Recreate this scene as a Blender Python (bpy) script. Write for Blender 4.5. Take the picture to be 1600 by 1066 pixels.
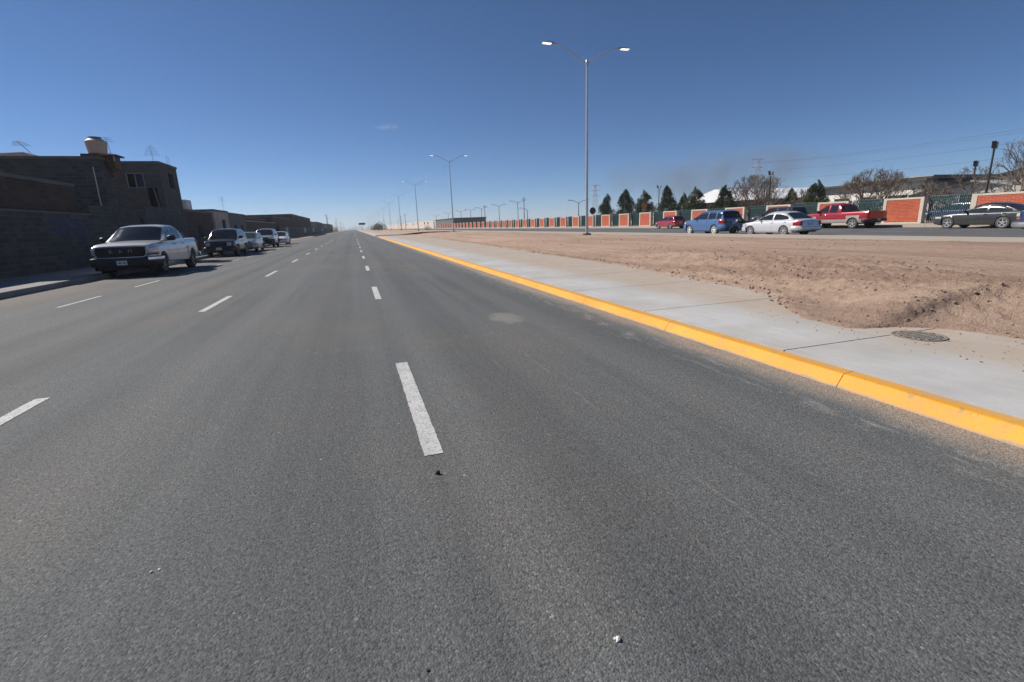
import bpy, math, random
from mathutils import Vector, Matrix, noise
random.seed(7)
S = bpy.context.scene
C = S.collection
R = math.radians
PI = math.pi
for o in list(bpy.data.objects): bpy.data.objects.remove(o)

# ------------------------------------------------------------------ camera
cam = bpy.data.cameras.new('camera'); camo = bpy.data.objects.new('camera', cam); C.objects.link(camo)
cam.sensor_width = 36; cam.lens = 750/1600*36; cam.clip_start = .05; cam.clip_end = 9000
_cx = Vector((0.951151, -0.306517, -0.036876)); _cy = Vector((0.107324, 0.216292, 0.970412)); _cz = Vector((-0.289471, -0.926966, 0.238623))
_m = Matrix((_cx, _cy, _cz)).transposed().to_4x4(); _m.translation = (0, 0, 1.45)
camo.matrix_world = _m
S.camera = camo
# ------------------------------------------------------------------ sky, sun, exposure
SUN = Vector((-.60, .46, .64)).normalized()
EL = math.asin(SUN.z); AZ = math.atan2(SUN.x, SUN.y)
wd = bpy.data.worlds.new('World'); S.world = wd; wd.use_nodes = True
nt = wd.node_tree; nt.nodes.clear()
_o = nt.nodes.new('ShaderNodeOutputWorld'); _b = nt.nodes.new('ShaderNodeBackground'); _s = nt.nodes.new('ShaderNodeTexSky')
_s.sky_type = 'NISHITA'; _s.sun_disc = False; _s.sun_elevation = EL; _s.sun_rotation = AZ
_s.altitude = 4300; _s.air_density = 1.0; _s.dust_density = 0.0; _s.ozone_density = 6.0
_h = nt.nodes.new('ShaderNodeHueSaturation'); _h.inputs['Saturation'].default_value = 1.07
nt.links.new(_s.outputs[0], _h.inputs['Color']); nt.links.new(_h.outputs[0], _b.inputs[0]); _b.inputs[1].default_value = .066
nt.links.new(_b.outputs[0], _o.inputs[0])
sl = bpy.data.lights.new('sun', 'SUN'); so = bpy.data.objects.new('sun', sl); C.objects.link(so)
sl.energy = 4.7; sl.angle = R(.53); sl.color = (1, .95, .88)
so.rotation_euler = SUN.to_track_quat('Z', 'Y').to_euler(); so.location = SUN*300
S.view_settings.view_transform = 'Standard'; S.view_settings.look = 'None'
S.view_settings.exposure = 0.4; S.view_settings.gamma = 1

# ------------------------------------------------------------------ helpers
def lerp(a, b, t): return a+(b-a)*t
def interp(x, pts):
    if x <= pts[0][0]: return pts[0][1]
    for (a, va), (b, vb) in zip(pts, pts[1:]):
        if x <= b: return lerp(va, vb, (x-a)/(b-a) if b > a else 1)
    return pts[-1][1]
def sstep(a, b, x):
    t = min(1, max(0, (x-a)/(b-a))); return t*t*(3-2*t)
def fbm(x, y, z=0, o=4, h=.9): return noise.fractal(Vector((x, y, z)), h, 2.1, o)

class MB:
    def __init__(s): s.v = []; s.f = []
    def add(s, vs, fs):
        n = len(s.v); s.v += [tuple(p) for p in vs]; s.f += [tuple(i+n for i in f) for f in fs]; return s
    def box(s, x0, x1, y0, y1, z0, z1):
        return s.add([(x0,y0,z0),(x1,y0,z0),(x1,y1,z0),(x0,y1,z0),(x0,y0,z1),(x1,y0,z1),(x1,y1,z1),(x0,y1,z1)],
              [(3,2,1,0),(4,5,6,7),(0,1,5,4),(1,2,6,5),(2,3,7,6),(3,0,4,7)])
    def tube(s, pts, rad, n=8, cap=True):
        pts = [Vector(p) for p in pts]
        if not isinstance(rad, (list, tuple)): rad = [rad]*len(pts)
        rings = []
        t0 = (pts[1]-pts[0]).normalized()
        u = t0.orthogonal().normalized()
        for i, p in enumerate(pts):
            t = (pts[min(i+1, len(pts)-1)]-pts[max(i-1, 0)])
            t = t.normalized() if t.length > 1e-9 else t0
            u = (u-t*u.dot(t))
            u = u.normalized() if u.length > 1e-6 else t.orthogonal().normalized()
            w = t.cross(u)
            rings.append([p+(u*math.cos(2*PI*k/n)+w*math.sin(2*PI*k/n))*rad[i] for k in range(n)])
        return s.loft(rings, cap)
    def loft(s, rings, cap=True, closed=True):
        n = len(rings[0]); vs = [p for r in rings for p in r]; fs = []
        for i in range(len(rings)-1):
            for k in range(n if closed else n-1):
                a = i*n+k; b = i*n+(k+1) % n
                fs.append((a, b, b+n, a+n))
        if cap: fs.append(tuple(range(n-1, -1, -1))); fs.append(tuple(range((len(rings)-1)*n, len(rings)*n)))
        return s.add(vs, fs)
    def lathe(s, prof, c=(0,0,0), axis='z', n=24, cap=False):
        rings = []
        for r, h in prof:
            ring = []
            for k in range(n):
                a = 2*PI*k/n; q = (r*math.cos(a), r*math.sin(a))
                p = (q[0], q[1], h) if axis == 'z' else (h, q[0], q[1]) if axis == 'x' else (q[1], h, q[0])
                ring.append((p[0]+c[0], p[1]+c[1], p[2]+c[2]))
            rings.append(ring)
        return s.loft(rings, cap)
    def grid(s, g, flip=False):
        n = len(g[0]); vs = [p for r in g for p in r]; fs = []
        for i in range(len(g)-1):
            for k in range(n-1):
                a = i*n+k; f = (a, a+1, a+1+n, a+n); fs.append(f[::-1] if flip else f)
        return s.add(vs, fs)
    def build(s, name, mat, parent=None, smooth=False, loc=None, weld=False):
        me = bpy.data.meshes.new(name); me.from_pydata(s.v, [], s.f); me.update()
        import bmesh
        bm = bmesh.new(); bm.from_mesh(me)
        if weld: bmesh.ops.remove_doubles(bm, verts=bm.verts, dist=.0005)
        if len(s.f) < 60000 and name not in NOFLIP: bmesh.ops.recalc_face_normals(bm, faces=bm.faces)
        bm.to_mesh(me); bm.free()
        if smooth:
            me.polygons.foreach_set('use_smooth', [True]*len(me.polygons))
            if smooth is not True: me.set_sharp_from_angle(angle=R(smooth))
        me.materials.append(mat)
        o = bpy.data.objects.new(name, me); C.objects.link(o)
        if parent: o.parent = parent
        if loc: o.location = loc
        return o
NOFLIP = {'crown', 'dirt_clods', 'median', 'windshield', 'rear_window'}
def tag(o, label=None, cat=None, group=None, kind=None):
    if label: o['label'] = label
    if cat: o['category'] = cat
    if group: o['group'] = group
    if kind: o['kind'] = kind
    return o
def thing(name, label, cat, loc=(0,0,0), rz=0, group=None):
    o = bpy.data.objects.new(name, None); C.objects.link(o); o.location = loc; o.rotation_euler = (0,0,rz)
    o.empty_display_size = .2
    return tag(o, label, cat, group)
def struct(name, mb, mat, smooth=False): return tag(mb.build(name, mat, smooth=smooth), kind='structure')
def dup(root, loc, rz=None, label=None, group=None, scale=None):
    def cp(o, par):
        c = o.copy(); C.objects.link(c)
        if par: c.parent = par
        for ch in [q for q in o.children]: cp(ch, c)
        return c
    r = cp(root, None); r.location = loc
    if rz is not None: r.rotation_euler = (0,0,rz)
    if label: r['label'] = label
    if group: r['group'] = group
    if scale: r.scale = (scale,)*3 if not isinstance(scale, tuple) else scale
    return r

# ------------------------------------------------------------------ materials
class NT:
    def __init__(s, name, rough=.8, metal=0, spec=.5):
        s.m = bpy.data.materials.new(name); s.m.use_nodes = True; s.t = s.m.node_tree; s.b = s.t.nodes['Principled BSDF']
        s.b.inputs['Roughness'].default_value = rough; s.b.inputs['Metallic'].default_value = metal
        s.b.inputs['Specular IOR Level'].default_value = spec
        s.tc = None
    def n(s, ty, **k):
        q = s.t.nodes.new(ty)
        for a, v in k.items(): setattr(q, a, v)
        return q
    def put(s, sock, v):
        if hasattr(v, 'is_linked'): s.t.links.new(v, sock)
        elif isinstance(v, (tuple, list)) and len(v) == 3 and sock.type == 'RGBA': sock.default_value = (*v, 1)
        else: sock.default_value = v
    def co(s, kind='Object', scale=(1,1,1), loc=(0,0,0), rot=(0,0,0)):
        if s.tc is None: s.tc = s.n('ShaderNodeTexCoord')
        mp = s.n('ShaderNodeMapping'); s.put(mp.inputs[0], s.tc.outputs[kind]); mp.inputs[1].default_value = loc
        mp.inputs[2].default_value = rot; mp.inputs[3].default_value = scale
        return mp.outputs[0]
    def noise(s, vec, scale, detail=4, rough=.55, dist=0):
        q = s.n('ShaderNodeTexNoise'); s.put(q.inputs['Vector'], vec); q.inputs['Scale'].default_value = scale
        q.inputs['Detail'].default_value = detail; q.inputs['Roughness'].default_value = rough; q.inputs['Distortion'].default_value = dist
        return q.outputs[0]
    def vor(s, vec, scale, feat='F1', out=0):
        q = s.n('ShaderNodeTexVoronoi', feature=feat); s.put(q.inputs['Vector'], vec); q.inputs['Scale'].default_value = scale
        return q.outputs[out]
    def ramp(s, v, stops):
        q = s.n('ShaderNodeValToRGB'); e = q.color_ramp.elements
        while len(e) < len(stops): e.new(.5)
        for i, (p, c) in enumerate(stops):
            e[i].position = p; e[i].color = (*c, 1) if isinstance(c, (tuple, list)) else (c, c, c, 1)
        s.put(q.inputs[0], v); return q.outputs[0]
    def mix(s, f, a, b, bt='MIX'):
        q = s.n('ShaderNodeMix', data_type='RGBA', blend_type=bt)
        s.put(q.inputs[0], f); s.put(q.inputs[6], a); s.put(q.inputs[7], b); return q.outputs[2]
    def math(s, op, a, b=0., clamp=False):
        q = s.n('ShaderNodeMath', operation=op, use_clamp=clamp); s.put(q.inputs[0], a); s.put(q.inputs[1], b); return q.outputs[0]
    def sep(s, v):
        q = s.n('ShaderNodeSeparateXYZ'); s.put(q.inputs[0], v); return q.outputs
    def band(s, v, a, b, soft):      # 1 between a and b
        u = s.n('ShaderNodeMapRange', interpolation_type='SMOOTHSTEP'); s.put(u.inputs[0], v); u.inputs[1].default_value = a-soft; u.inputs[2].default_value = a+soft
        w = s.n('ShaderNodeMapRange', interpolation_type='SMOOTHSTEP'); s.put(w.inputs[0], v); w.inputs[1].default_value = b+soft; w.inputs[2].default_value = b-soft
        return s.math('MULTIPLY', u.outputs[0], w.outputs[0])
    def bump(s, h, st=.3, d=.01, nrm=None):
        q = s.n('ShaderNodeBump'); q.inputs['Strength'].default_value = st; q.inputs['Distance'].default_value = d
        s.put(q.inputs['Height'], h)
        if nrm is not None: s.put(q.inputs['Normal'], nrm)
        s.put(s.b.inputs['Normal'], q.outputs[0]); return q.outputs[0]
    def base(s, c): s.put(s.b.inputs['Base Color'], c); return s

def simple(name, col, rough=.7, metal=0, var=.12, scale=3, bump=0, spec=.5):
    k = NT(name, rough, metal, spec)
    v = k.co(); nz = k.noise(v, scale, 5)
    k.base(k.mix(k.ramp(nz, [(.3, 0.), (.7, 1.)]), tuple(c*(1-var) for c in col), tuple(min(1, c*(1+var)) for c in col)))
    if bump: k.bump(k.noise(v, scale*6, 4), .4, bump)
    return k.m
def paint(name, col, metal=.35, rough=.32, dust=.12, dcol=(.34,.28,.22)):
    k = NT(name, rough, metal)
    k.b.inputs['Coat Weight'].default_value = .7; k.b.inputs['Coat Roughness'].default_value = .07
    v = k.co(); z = k.sep(v)[2]
    low = k.n('ShaderNodeMapRange'); k.put(low.inputs[0], z); low.inputs[1].default_value = .9; low.inputs[2].default_value = .2
    f = k.math('MULTIPLY', k.math('MULTIPLY', low.outputs[0], k.noise(v, 2.5, 4)), dust*4, True)
    f = k.math('ADD', f, k.math('MULTIPLY', k.noise(v, 7, 5), dust*.5), True)
    k.base(k.mix(f, col, dcol)); k.put(k.b.inputs['Roughness'], k.math('ADD', k.math('MULTIPLY', f, .4), rough, True))
    return k.m
def glassy(name, col=(.012,.014,.016), rough=.04):
    k = NT(name, rough, 0, .6); v = k.co()
    k.base(k.mix(k.noise(v, 1.5, 3), col, tuple(c*1.8 for c in col)))
    k.put(k.b.inputs['Roughness'], k.math('ADD', k.math('MULTIPLY', k.noise(v, 5, 3), .06), rough))
    return k.m

def asphalt(name, seedx=0., main=True):
    k = NT(name, .88, 0, .35)
    v = k.co(); X, Y, Z = k.sep(v)
    cellc = k.vor(v, 112, 'F1', 1); celld = k.vor(v, 112, 'F1', 0)
    fine = k.noise(v, 260, 3, .7); mid = k.noise(v, 55, 5, .7)
    gs = k.n('ShaderNodeRGBToBW'); k.put(gs.inputs[0], cellc)
    g = k.ramp(gs.outputs[0], [(.15, .18), (.40, .78), (.80, 1.25), (.97, 2.8)])
    g = k.mix(.32, g, k.ramp(fine, [(.3, .3), (.7, 1.7)]))
    g = k.mix(.38, g, k.ramp(mid, [(.36, .25), (.64, 1.75)]))
    big = k.noise(k.co(scale=(.5,.13,.5), loc=(seedx,0,0)), 1.0, 5, .6)
    strk = k.noise(k.co(scale=(2.4,.035,1), loc=(seedx,3,0)), 1.0, 5, .6)
    col = k.mix(k.ramp(big, [(.3, 0.), (.7, 1.)]), (.073,.078,.080), (.110,.116,.117))
    col = k.mix(k.ramp(strk, [(.36, 0.), (.66, .8)]), col, (.130,.134,.132))
    # dust: brown film that varies in patches
    dn = k.noise(k.co(scale=(.42,.22,1), loc=(5+seedx,1,0)), 1.0, 6, .62)
    col = k.mix(k.ramp(dn, [(.48, 0.), (.74, .6)]), col, (.155,.132,.113))
    if main:
        # wheel paths a little smoother and paler
        for c in (-5.5,-3.9,-1.9,-.6,1.3,2.6):
            col = k.mix(k.math('MULTIPLY', k.band(X, c-.22, c+.22, .28), .34), col, (.060,.062,.063) if c in (-3.9,-.6,1.3) else (.135,.133,.129))
        brk = k.noise(k.co(scale=(1.6,.5,1)), 1.0, 6, .65)
        brk2 = k.noise(k.co(scale=(9,2.2,1)), 1.0, 5, .7)
        # blown sand in the gutter, and a salty crust at its edge
        gx = k.math('ADD', X, k.math('MULTIPLY', k.math('SUBTRACT', brk, .5), .55))
        gut = k.band(gx, 3.50, 5, .14)
        col = k.mix(k.math('MULTIPLY', gut, k.ramp(brk2, [(.25, .45), (.7, .95)])), col, (.33,.265,.205))
        salt = k.math('MULTIPLY', k.band(gx, 3.16, 3.42, .10), k.ramp(brk2, [(.5, 0.), (.68, .55)]))
        col = k.mix(salt, col, (.34,.325,.305))
        lg = k.math('MULTIPLY', k.band(gx, -12, -7.6, 1.6), k.ramp(brk, [(.3, .25), (.65, .75)]))
        col = k.mix(lg, col, (.20,.165,.13))
        # scratches along the lane
        for cx, wd_, st in ((1.70, .012, .55), (1.33, .008, .35), (.62, .006, .25), (2.35, .008, .3), (-1.2,.008,.25)):
            wob = k.math('ADD', X, k.math('MULTIPLY', k.math('SUBTRACT', k.noise(k.co(scale=(.01,.5,1), loc=(cx,0,0)), 1., 2), .5), .25))
            ln = k.band(wob, cx-wd_, cx+wd_, .008)
            col = k.mix(k.math('MULTIPLY', k.math('MULTIPLY', ln, k.ramp(brk2, [(.45, 0.), (.6, 1.)])), st*.6), col, (.22,.21,.195))
        # patch of spilt mortar
        px = k.n('ShaderNodeVectorMath', operation='DISTANCE'); k.put(px.inputs[0], k.co(scale=(1,.55,1))); px.inputs[1].default_value = (2.15, 7.15*.55, 0)
        pd = k.math('ADD', px.outputs['Value'], k.math('MULTIPLY', k.math('SUBTRACT', k.noise(v, 4, 5, .7), .5), .35))
        pm = k.ramp(pd, [(.17, .6), (.30, 0.)])
        col = k.mix(pm, col, (.24,.225,.20))
        # transverse construction joint / drag line
        tj = k.math('MULTIPLY', k.band(k.math('ADD', Y, k.math('MULTIPLY', brk, .25)), 6.2, 6.3, .08), k.ramp(brk2, [(.45, 0.), (.7, .3)]))
        col = k.mix(tj, col, (.21,.2,.19))
    sp = k.vor(v, 9, 'F1', 0); sp2 = k.noise(v, 2.2, 3)
    col = k.mix(k.math('MULTIPLY', k.ramp(sp, [(.07, 1.), (.1, 0.)]), k.ramp(sp2, [(.55, 0.), (.66, .8)])), col, (.33,.31,.29))
    sp3 = k.vor(k.co(loc=(3,7,0)), 6, 'F1', 0)
    col = k.mix(k.math('MULTIPLY', k.ramp(sp3, [(.05, .6), (.09, 0.)]), k.ramp(sp2, [(.35, 1.), (.45, 0.)])), col, (.03,.03,.03))
    k.base(k.mix(1., col, g, 'MULTIPLY'))
    h = k.math('ADD', k.math('MULTIPLY', celld, -1.2), k.math('ADD', k.math('MULTIPLY', fine, .5), k.math('MULTIPLY', mid, .2)))
    k.bump(h, .6, .005)
    return k.m

def dirt_mat(name, a, b, track=True):
    k = NT(name, .95, 0, .15); v = k.co()
    n1 = k.noise(k.co(scale=(1,.3,1)), .5, 6, .6); n2 = k.noise(v, 9, 6, .7); n3 = k.noise(v, 60, 4, .7)
    col = k.mix(k.ramp(n1, [(.35, 0.), (.65, 1.)]), a, b)
    col = k.mix(k.ramp(n2, [(.3, .0), (.75, .55)]), col, tuple(c*1.22 for c in b))
    col = k.mix(k.ramp(n3, [(.3, .6), (.5, 0.)]), col, tuple(c*.55 for c in a))
    if track:
        st = k.noise(k.co(scale=(2.6,.05,1)), 1.0, 4, .6)
        col = k.mix(k.ramp(st, [(.38, .5), (.5, 0.)]), col, tuple(c*.72 for c in a))
    k.base(col)
    k.bump(k.math('ADD', n2, k.math('MULTIPLY', n3, .8)), .9, .05)
    return k.m
def concrete(name, a, b, dust=None, dustx=None):
    k = NT(name, .9, 0, .25); v = k.co(); X, Y, Z = k.sep(v)
    col = k.mix(k.ramp(k.noise(v, .8, 6, .65), [(.3, 0.), (.7, 1.)]), a, b)
    col = k.mix(k.ramp(k.noise(k.co(scale=(14,1.2,1)), 1, 4, .7), [(.35, .25), (.6, 0.)]), col, tuple(c*.82 for c in a))
    col = k.mix(k.ramp(k.noise(v, 90, 3, .7), [(.3, .3), (.5, 0.)]), col, tuple(c*.7 for c in a))
    if dust:
        nx = k.math('ADD', X, k.math('MULTIPLY', k.math('SUBTRACT', k.noise(v, 1.6, 6, .65), .5), 1.3))
        col = k.mix(k.math('MULTIPLY', k.band(nx, dustx, 60, .45), k.ramp(k.noise(v, 5, 5, .7), [(.25, .35), (.65, .85)])), col, dust)
        col = k.mix(k.ramp(k.noise(v, .45, 5, .7), [(.5, 0.), (.75, .45)]), col, dust)
    k.base(col); k.bump(k.noise(k.co(scale=(40,6,20)), 1, 4, .7), .25, .004)
    return k.m
def block_mat(name, c1, c2, mortar, bw=.4, bh=.2, mw=.016, bumpd=.014, dirt=.5):
    k = NT(name, .92, 0, .2); v = k.co(); X, Y, Z = k.sep(v)
    cb = k.n('ShaderNodeCombineXYZ'); k.put(cb.inputs[0], k.math('ADD', X, Y)); k.put(cb.inputs[1], Z)
    br = k.n('ShaderNodeTexBrick'); k.put(br.inputs['Vector'], cb.outputs[0])
    k.put(br.inputs['Color1'], c1); k.put(br.inputs['Color2'], c2); k.put(br.inputs['Mortar'], mortar)
    br.inputs['Scale'].default_value = 1; br.inputs['Brick Width'].default_value = bw; br.inputs['Row Height'].default_value = bh
    br.inputs['Mortar Size'].default_value = mw; br.inputs['Mortar Smooth'].default_value = .2; br.inputs['Bias'].default_value = -.1
    col = k.mix(k.ramp(k.noise(v, 1.1, 6, .7), [(.35, dirt), (.65, 0.)]), br.outputs[0], tuple(c*.5 for c in c1))
    col = k.mix(k.ramp(k.noise(v, 18, 4, .7), [(.3, .35), (.6, 0.)]), col, tuple(c*.7 for c in c1))
    oi = k.n('ShaderNodeObjectInfo')
    col = k.mix(k.math('MULTIPLY', oi.outputs['Random'], .16), col, tuple(min(1, c*1.0+.10) for c in c2))
    k.base(col); k.bump(k.math('SUBTRACT', k.math('MULTIPLY', k.noise(v, 40, 3), .4), br.outputs[1]), .6, bumpd)
    return k.m
def leaf(name, a, b):
    k = NT(name, .75, 0, .2); v = k.co()
    g = k.n('ShaderNodeNewGeometry')
    k.base(k.mix(k.ramp(k.noise(v, 1.6, 4), [(.3, 0.), (.7, 1.)]), a, b))
    return k.m

M = {}
M['asphalt'] = asphalt('asphalt'); M['asphalt2'] = asphalt('worn_asphalt', 40, False)
M['dirt'] = dirt_mat('median_dirt', (.355,.240,.178), (.475,.342,.258))
M['sand'] = dirt_mat('sand', (.29,.22,.16), (.38,.30,.225), False)
M['slab'] = concrete('pale_concrete', (.36,.355,.34), (.50,.49,.475), (.37,.28,.20), 5.2)
M['slab2'] = concrete('dusty_concrete', (.33,.31,.28), (.43,.405,.37), (.38,.31,.24), 5)
M['oldslab'] = concrete('old_concrete', (.20,.195,.185), (.30,.29,.275))
M['dark'] = simple('dark_underside', (.012,.012,.012), .8)
M['tyre'] = simple('tyre_rubber', (.022,.022,.023), .85, 0, .2, 20)
M['dustytyre'] = simple('dusty_tyre', (.07,.062,.055), .9, 0, .25, 12)
M['rim'] = simple('alloy_rim', (.62,.62,.62), .3, .7, .08, 8)
M['rimdk'] = simple('dark_rim', (.10,.10,.10), .35, .7, .1, 8)
M['glass'] = glassy('dark_car_glass'); M['glass2'] = glassy('grey_car_glass', (.035,.042,.045), .05)
M['chrome'] = simple('chrome', (.78,.78,.78), .14, 1., .04, 6)
M['blackpl'] = simple('black_plastic', (.02,.02,.021), .55, 0, .2, 10)
M['headl'] = simple('headlight_lens', (.55,.57,.58), .12, .3, .15, 14)
M['amber'] = simple('amber_lens', (.32,.11,.02), .2, 0, .1, 14)
M['redl'] = simple('tail_lens', (.30,.012,.012), .18, 0, .15, 14)
M['plate'] = simple('plate_white', (.7,.7,.68), .5, 0, .06, 20)
M['platetxt'] = simple('plate_lettering', (.04,.05,.06), .6)
M['galv'] = simple('galvanised_steel', (.46,.47,.48), .42, .55, .1, 3)
M['lampgrey'] = simple('lamp_housing', (.16,.165,.17), .5, .3)
M['black_iron'] = simple('black_iron', (.03,.03,.032), .6, .2)
M['wire'] = simple('cable', (.03,.03,.032), .7)
M['wood'] = simple('weathered_wood', (.16,.12,.085), .85, 0, .25, 8)
M['bark'] = simple('grey_bark', (.17,.13,.10), .95, 0, .25, 9)
M['twig'] = simple('pale_twigs', (.20,.165,.13), .95, 0, .25, 9)
M['pine'] = leaf('pine_needles', (.045,.066,.028), (.095,.115,.052))
M['scrub'] = leaf('scrub_leaves', (.06,.055,.035), (.10,.09,.05))
M['block'] = block_mat('grey_block', (.050,.051,.050), (.108,.105,.099), (.125,.122,.116))
M['block2'] = block_mat('brown_block', (.062,.045,.036), (.098,.074,.060), (.085,.075,.067))
M['adobe'] = simple('tan_plaster', (.42,.345,.27), .92, 0, .14, 1.2, .01)
M['tanwall'] = simple('pale_tan_plaster', (.52,.44,.36), .92, 0, .12, .5, .01)
M['greyplaster'] = simple('grey_plaster', (.115,.110,.104), .92, 0, .15, 1.0, .01)
M['whitewall'] = simple('white_plaster', (.66,.64,.59), .88, 0, .1, 1.2, .006)
M['roofwhite'] = simple('white_roof_sheet', (.74,.75,.76), .5, .1, .06, .6)
M['roofdark'] = simple('dark_roof_edge', (.055,.05,.045), .85, 0, .2, 2)
M['roofgrey'] = simple('grey_roof_sheet', (.30,.29,.27), .8, 0, .15, 1)
M['brick'] = block_mat('red_brick', (.36,.050,.021), (.49,.082,.032), (.46,.25,.16), .30, .11, .016, .012, .3)
M['cap'] = simple('concrete_frame', (.47,.42,.35), .9, 0, .12, 2, .006)
M['fence'] = simple('green_fence_paint', (.024,.062,.062), .5, .1, .15, 5)
M['curtain'] = simple('blue_curtain', (.02,.022,.06), .9)
M['frame'] = simple('window_frame', (.19,.19,.185), .5)
M['void'] = simple('dark_room', (.014,.014,.015), .95)
M['tank'] = simple('beige_tank', (.46,.35,.26), .6, 0, .08, 2)
M['tankw'] = simple('white_tank', (.60,.58,.54), .6, 0, .08, 2)
M['tanklid'] = simple('black_tank_lid', (.03,.03,.03), .6)
M['rust'] = simple('rusty_brick', (.10,.052,.036), .9, 0, .3, 6)
M['graf1'] = simple('blue_graffiti', (.025,.03,.13), .7); M['graf2'] = simple('black_graffiti', (.015,.015,.017), .7)
M['graf3'] = simple('pale_graffiti', (.42,.42,.43), .7)
M['manhole'] = simple('cast_iron', (.23,.20,.17), .8, .3, .3, 25, .004)
M['stone'] = simple('dark_stone', (.05,.05,.05), .9, 0, .3, 40)
M['litter'] = simple('pale_chip', (.62,.62,.60), .8, 0, .1, 40)
M['orange'] = simple('orange_panel', (.55,.20,.03), .6)
k = NT('lamp_lens', .4); k.base((.8,.8,.8)); k.put(k.b.inputs['Emission Color'], (1,.98,.95)); k.b.inputs['Emission Strength'].default_value = .9; M['lens'] = k.m
k = NT('worn_white_paint', .75, 0, .3); v = k.co()
wn = k.noise(v, 45, 5, .75); wn2 = k.noise(v, 5, 4)
k.base(k.mix(k.ramp(wn, [(.38, .9), (.47, 0.)]), k.mix(k.ramp(wn2, [(.3,0.),(.7,1.)]), (.42,.415,.40), (.56,.555,.535)), (.12,.12,.118)))
k.bump(k.noise(v, 120, 3, .7), .7, .005); M['line'] = k.m
k = NT('yellow_kerb_paint', .6, 0, .35); v = k.co(); X, Y, Z = k.sep(v)
g1 = k.noise(v, 5, 6, .7); g2 = k.noise(v, 55, 4, .7)
yc = k.mix(k.ramp(k.noise(v, 1.1, 4), [(.3,0.),(.7,1.)]), (.62,.265,.012), (.71,.335,.018))
yc = k.mix(k.ramp(g1, [(.50, 0.), (.74, .75)]), yc, (.40,.235,.085))
yc = k.mix(k.ramp(g2, [(.30, .7), (.40, 0.)]), yc, (.15,.105,.055))
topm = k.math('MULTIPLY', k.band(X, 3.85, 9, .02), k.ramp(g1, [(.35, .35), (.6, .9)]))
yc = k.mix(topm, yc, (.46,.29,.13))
lip = k.math('MULTIPLY', k.band(X, 3.79, 3.83, .012), k.ramp(k.noise(k.co(scale=(3,7,3)), 1., 6, .75), [(.60, 0.), (.64, .7)]))
yc = k.mix(lip, yc, (.27,.20,.11))
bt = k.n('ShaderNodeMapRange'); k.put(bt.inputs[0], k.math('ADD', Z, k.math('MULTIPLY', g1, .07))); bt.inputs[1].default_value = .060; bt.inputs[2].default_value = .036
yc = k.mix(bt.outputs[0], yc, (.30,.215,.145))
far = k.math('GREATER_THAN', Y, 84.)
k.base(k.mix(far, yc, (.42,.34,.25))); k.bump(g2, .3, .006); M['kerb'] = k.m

# ================================================================== GROUND
EDGE = [(-5,6.4),(2,6.36),(2.9,6.28),(3.26,6.27),(3.59,6.11),(3.78,5.85),(3.88,5.45),(3.98,5.29),(4.3,5.31),(4.7,5.38),(5.3,5.78),(6.2,6.5),
        (7.3,6.75),(8.25,6.82),(10.6,7.1),(13.8,7.45),(19,7.6),(32,8.0),(49,8.5),(82,8.5),(400,8.6)]
def edge(y): return interp(y, EDGE)
def tz(x, y, rough=True):
    near = 1-sstep(9, 17, y)
    d = x-edge(y)
    if rough: d += .10*fbm(x*1.7, y*1.7, 3, 4)
    Hh = lerp(.25, .33, near); w = lerp(3.6, 1.7, near)
    if d < 0: return .13+max(-.11, d*.55)
    z = .135+.025*sstep(0, .12, d)+(Hh-.025)*sstep(.1, w, d)
    z -= .20*near*math.exp(-((x-6.75)/.85)**2-((y-5.1)/.8)**2)*sstep(.1, .8, d)
    z -= .05*near*math.exp(-((x-8.3)/.6)**2-((y-6.6)/.7)**2)
    rt = sstep(16, 20.4, x); z = lerp(z, .235, rt)
    if rough:
        bank = near*sstep(.15, .7, d)*(1-sstep(2.4, 4.2, d))*(1-.45*math.exp(-((x-6.3)/1.0)**2-((y-4.7)/1.0)**2))
        a = noise.hetero_terrain(Vector((x*3.1, y*2.3, 1.)), .8, 2.2, 5, .7)-.7
        z += bank*.018*a
        z += bank*(.048*abs(fbm(x*7, y*6, 5, 4))+.036*abs(fbm(x*19, y*17, 9, 3)))
        soft = sstep(.05, .6, d)*(1-rt)
        z += soft*(.022*fbm(x*1.1, y*.35, 2, 5)+.012*fbm(x*6, y*3, 8, 3))
        tr = fbm(x*2.2, y*.06, 11, 3)
        z += soft*.03*max(-.5, min(.6, tr))*(1-.6*bank)
        z += (1-near)*sstep(.1, .5, d)*(1-sstep(1.2, 2.6, d))*.03*fbm(x*5, y*4, 4, 4)
    return max(z, .132 if d > .02 else -1)
xs = []; x = 4.7
while x < 20.9:
    xs.append(x); x += .036 if x < 9.4 else .12 if x < 14 else .25
ys = []; y = -3.
while y < 82.4:
    ys.append(y); y += .035 if 2.4 < y < 8 else max(.05, abs(y)*.0085)
ys.append(82.5)
mb = MB(); mb.grid([[(x, y, tz(x, y)) for x in xs] for y in ys], flip=False)
ys2 = []; y = 95.5
while y < 900: ys2.append(y); y += y*.03
xs2 = [4.7+.55*i for i in range(30)]
mb.grid([[(x, y, tz(x, y)) for x in xs2] for y in ys2])
med = struct('median', mb, M['dirt'], True)

g = MB(); g.add([(-2500,-300,-.06),(2500,-300,-.06),(2500,3500,-.06),(-2500,3500,-.06)], [(0,1,2,3)])
struct('ground', g, M['sand'])
def sheet(name, x0, x1, y0, y1, z, mat):
    m = MB(); m.add([(x0,y0,z),(x1,y0,z),(x1,y1,z),(x0,y1,z)], [(0,1,2,3)]); return struct(name, m, mat)
sheet('road', -9.05, 3.8, -30, 1500, 0, M['asphalt'])
sheet('road', 23.25, 38.05, -30, 1500, .10, M['asphalt2'])
m = MB(); m.add([(3.8,82.2,.002),(23.25,82.2,.096),(23.25,96,.096),(3.8,96,.002)], [(0,1,2,3)]); struct('cross_street', m, M['sand'])
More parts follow.
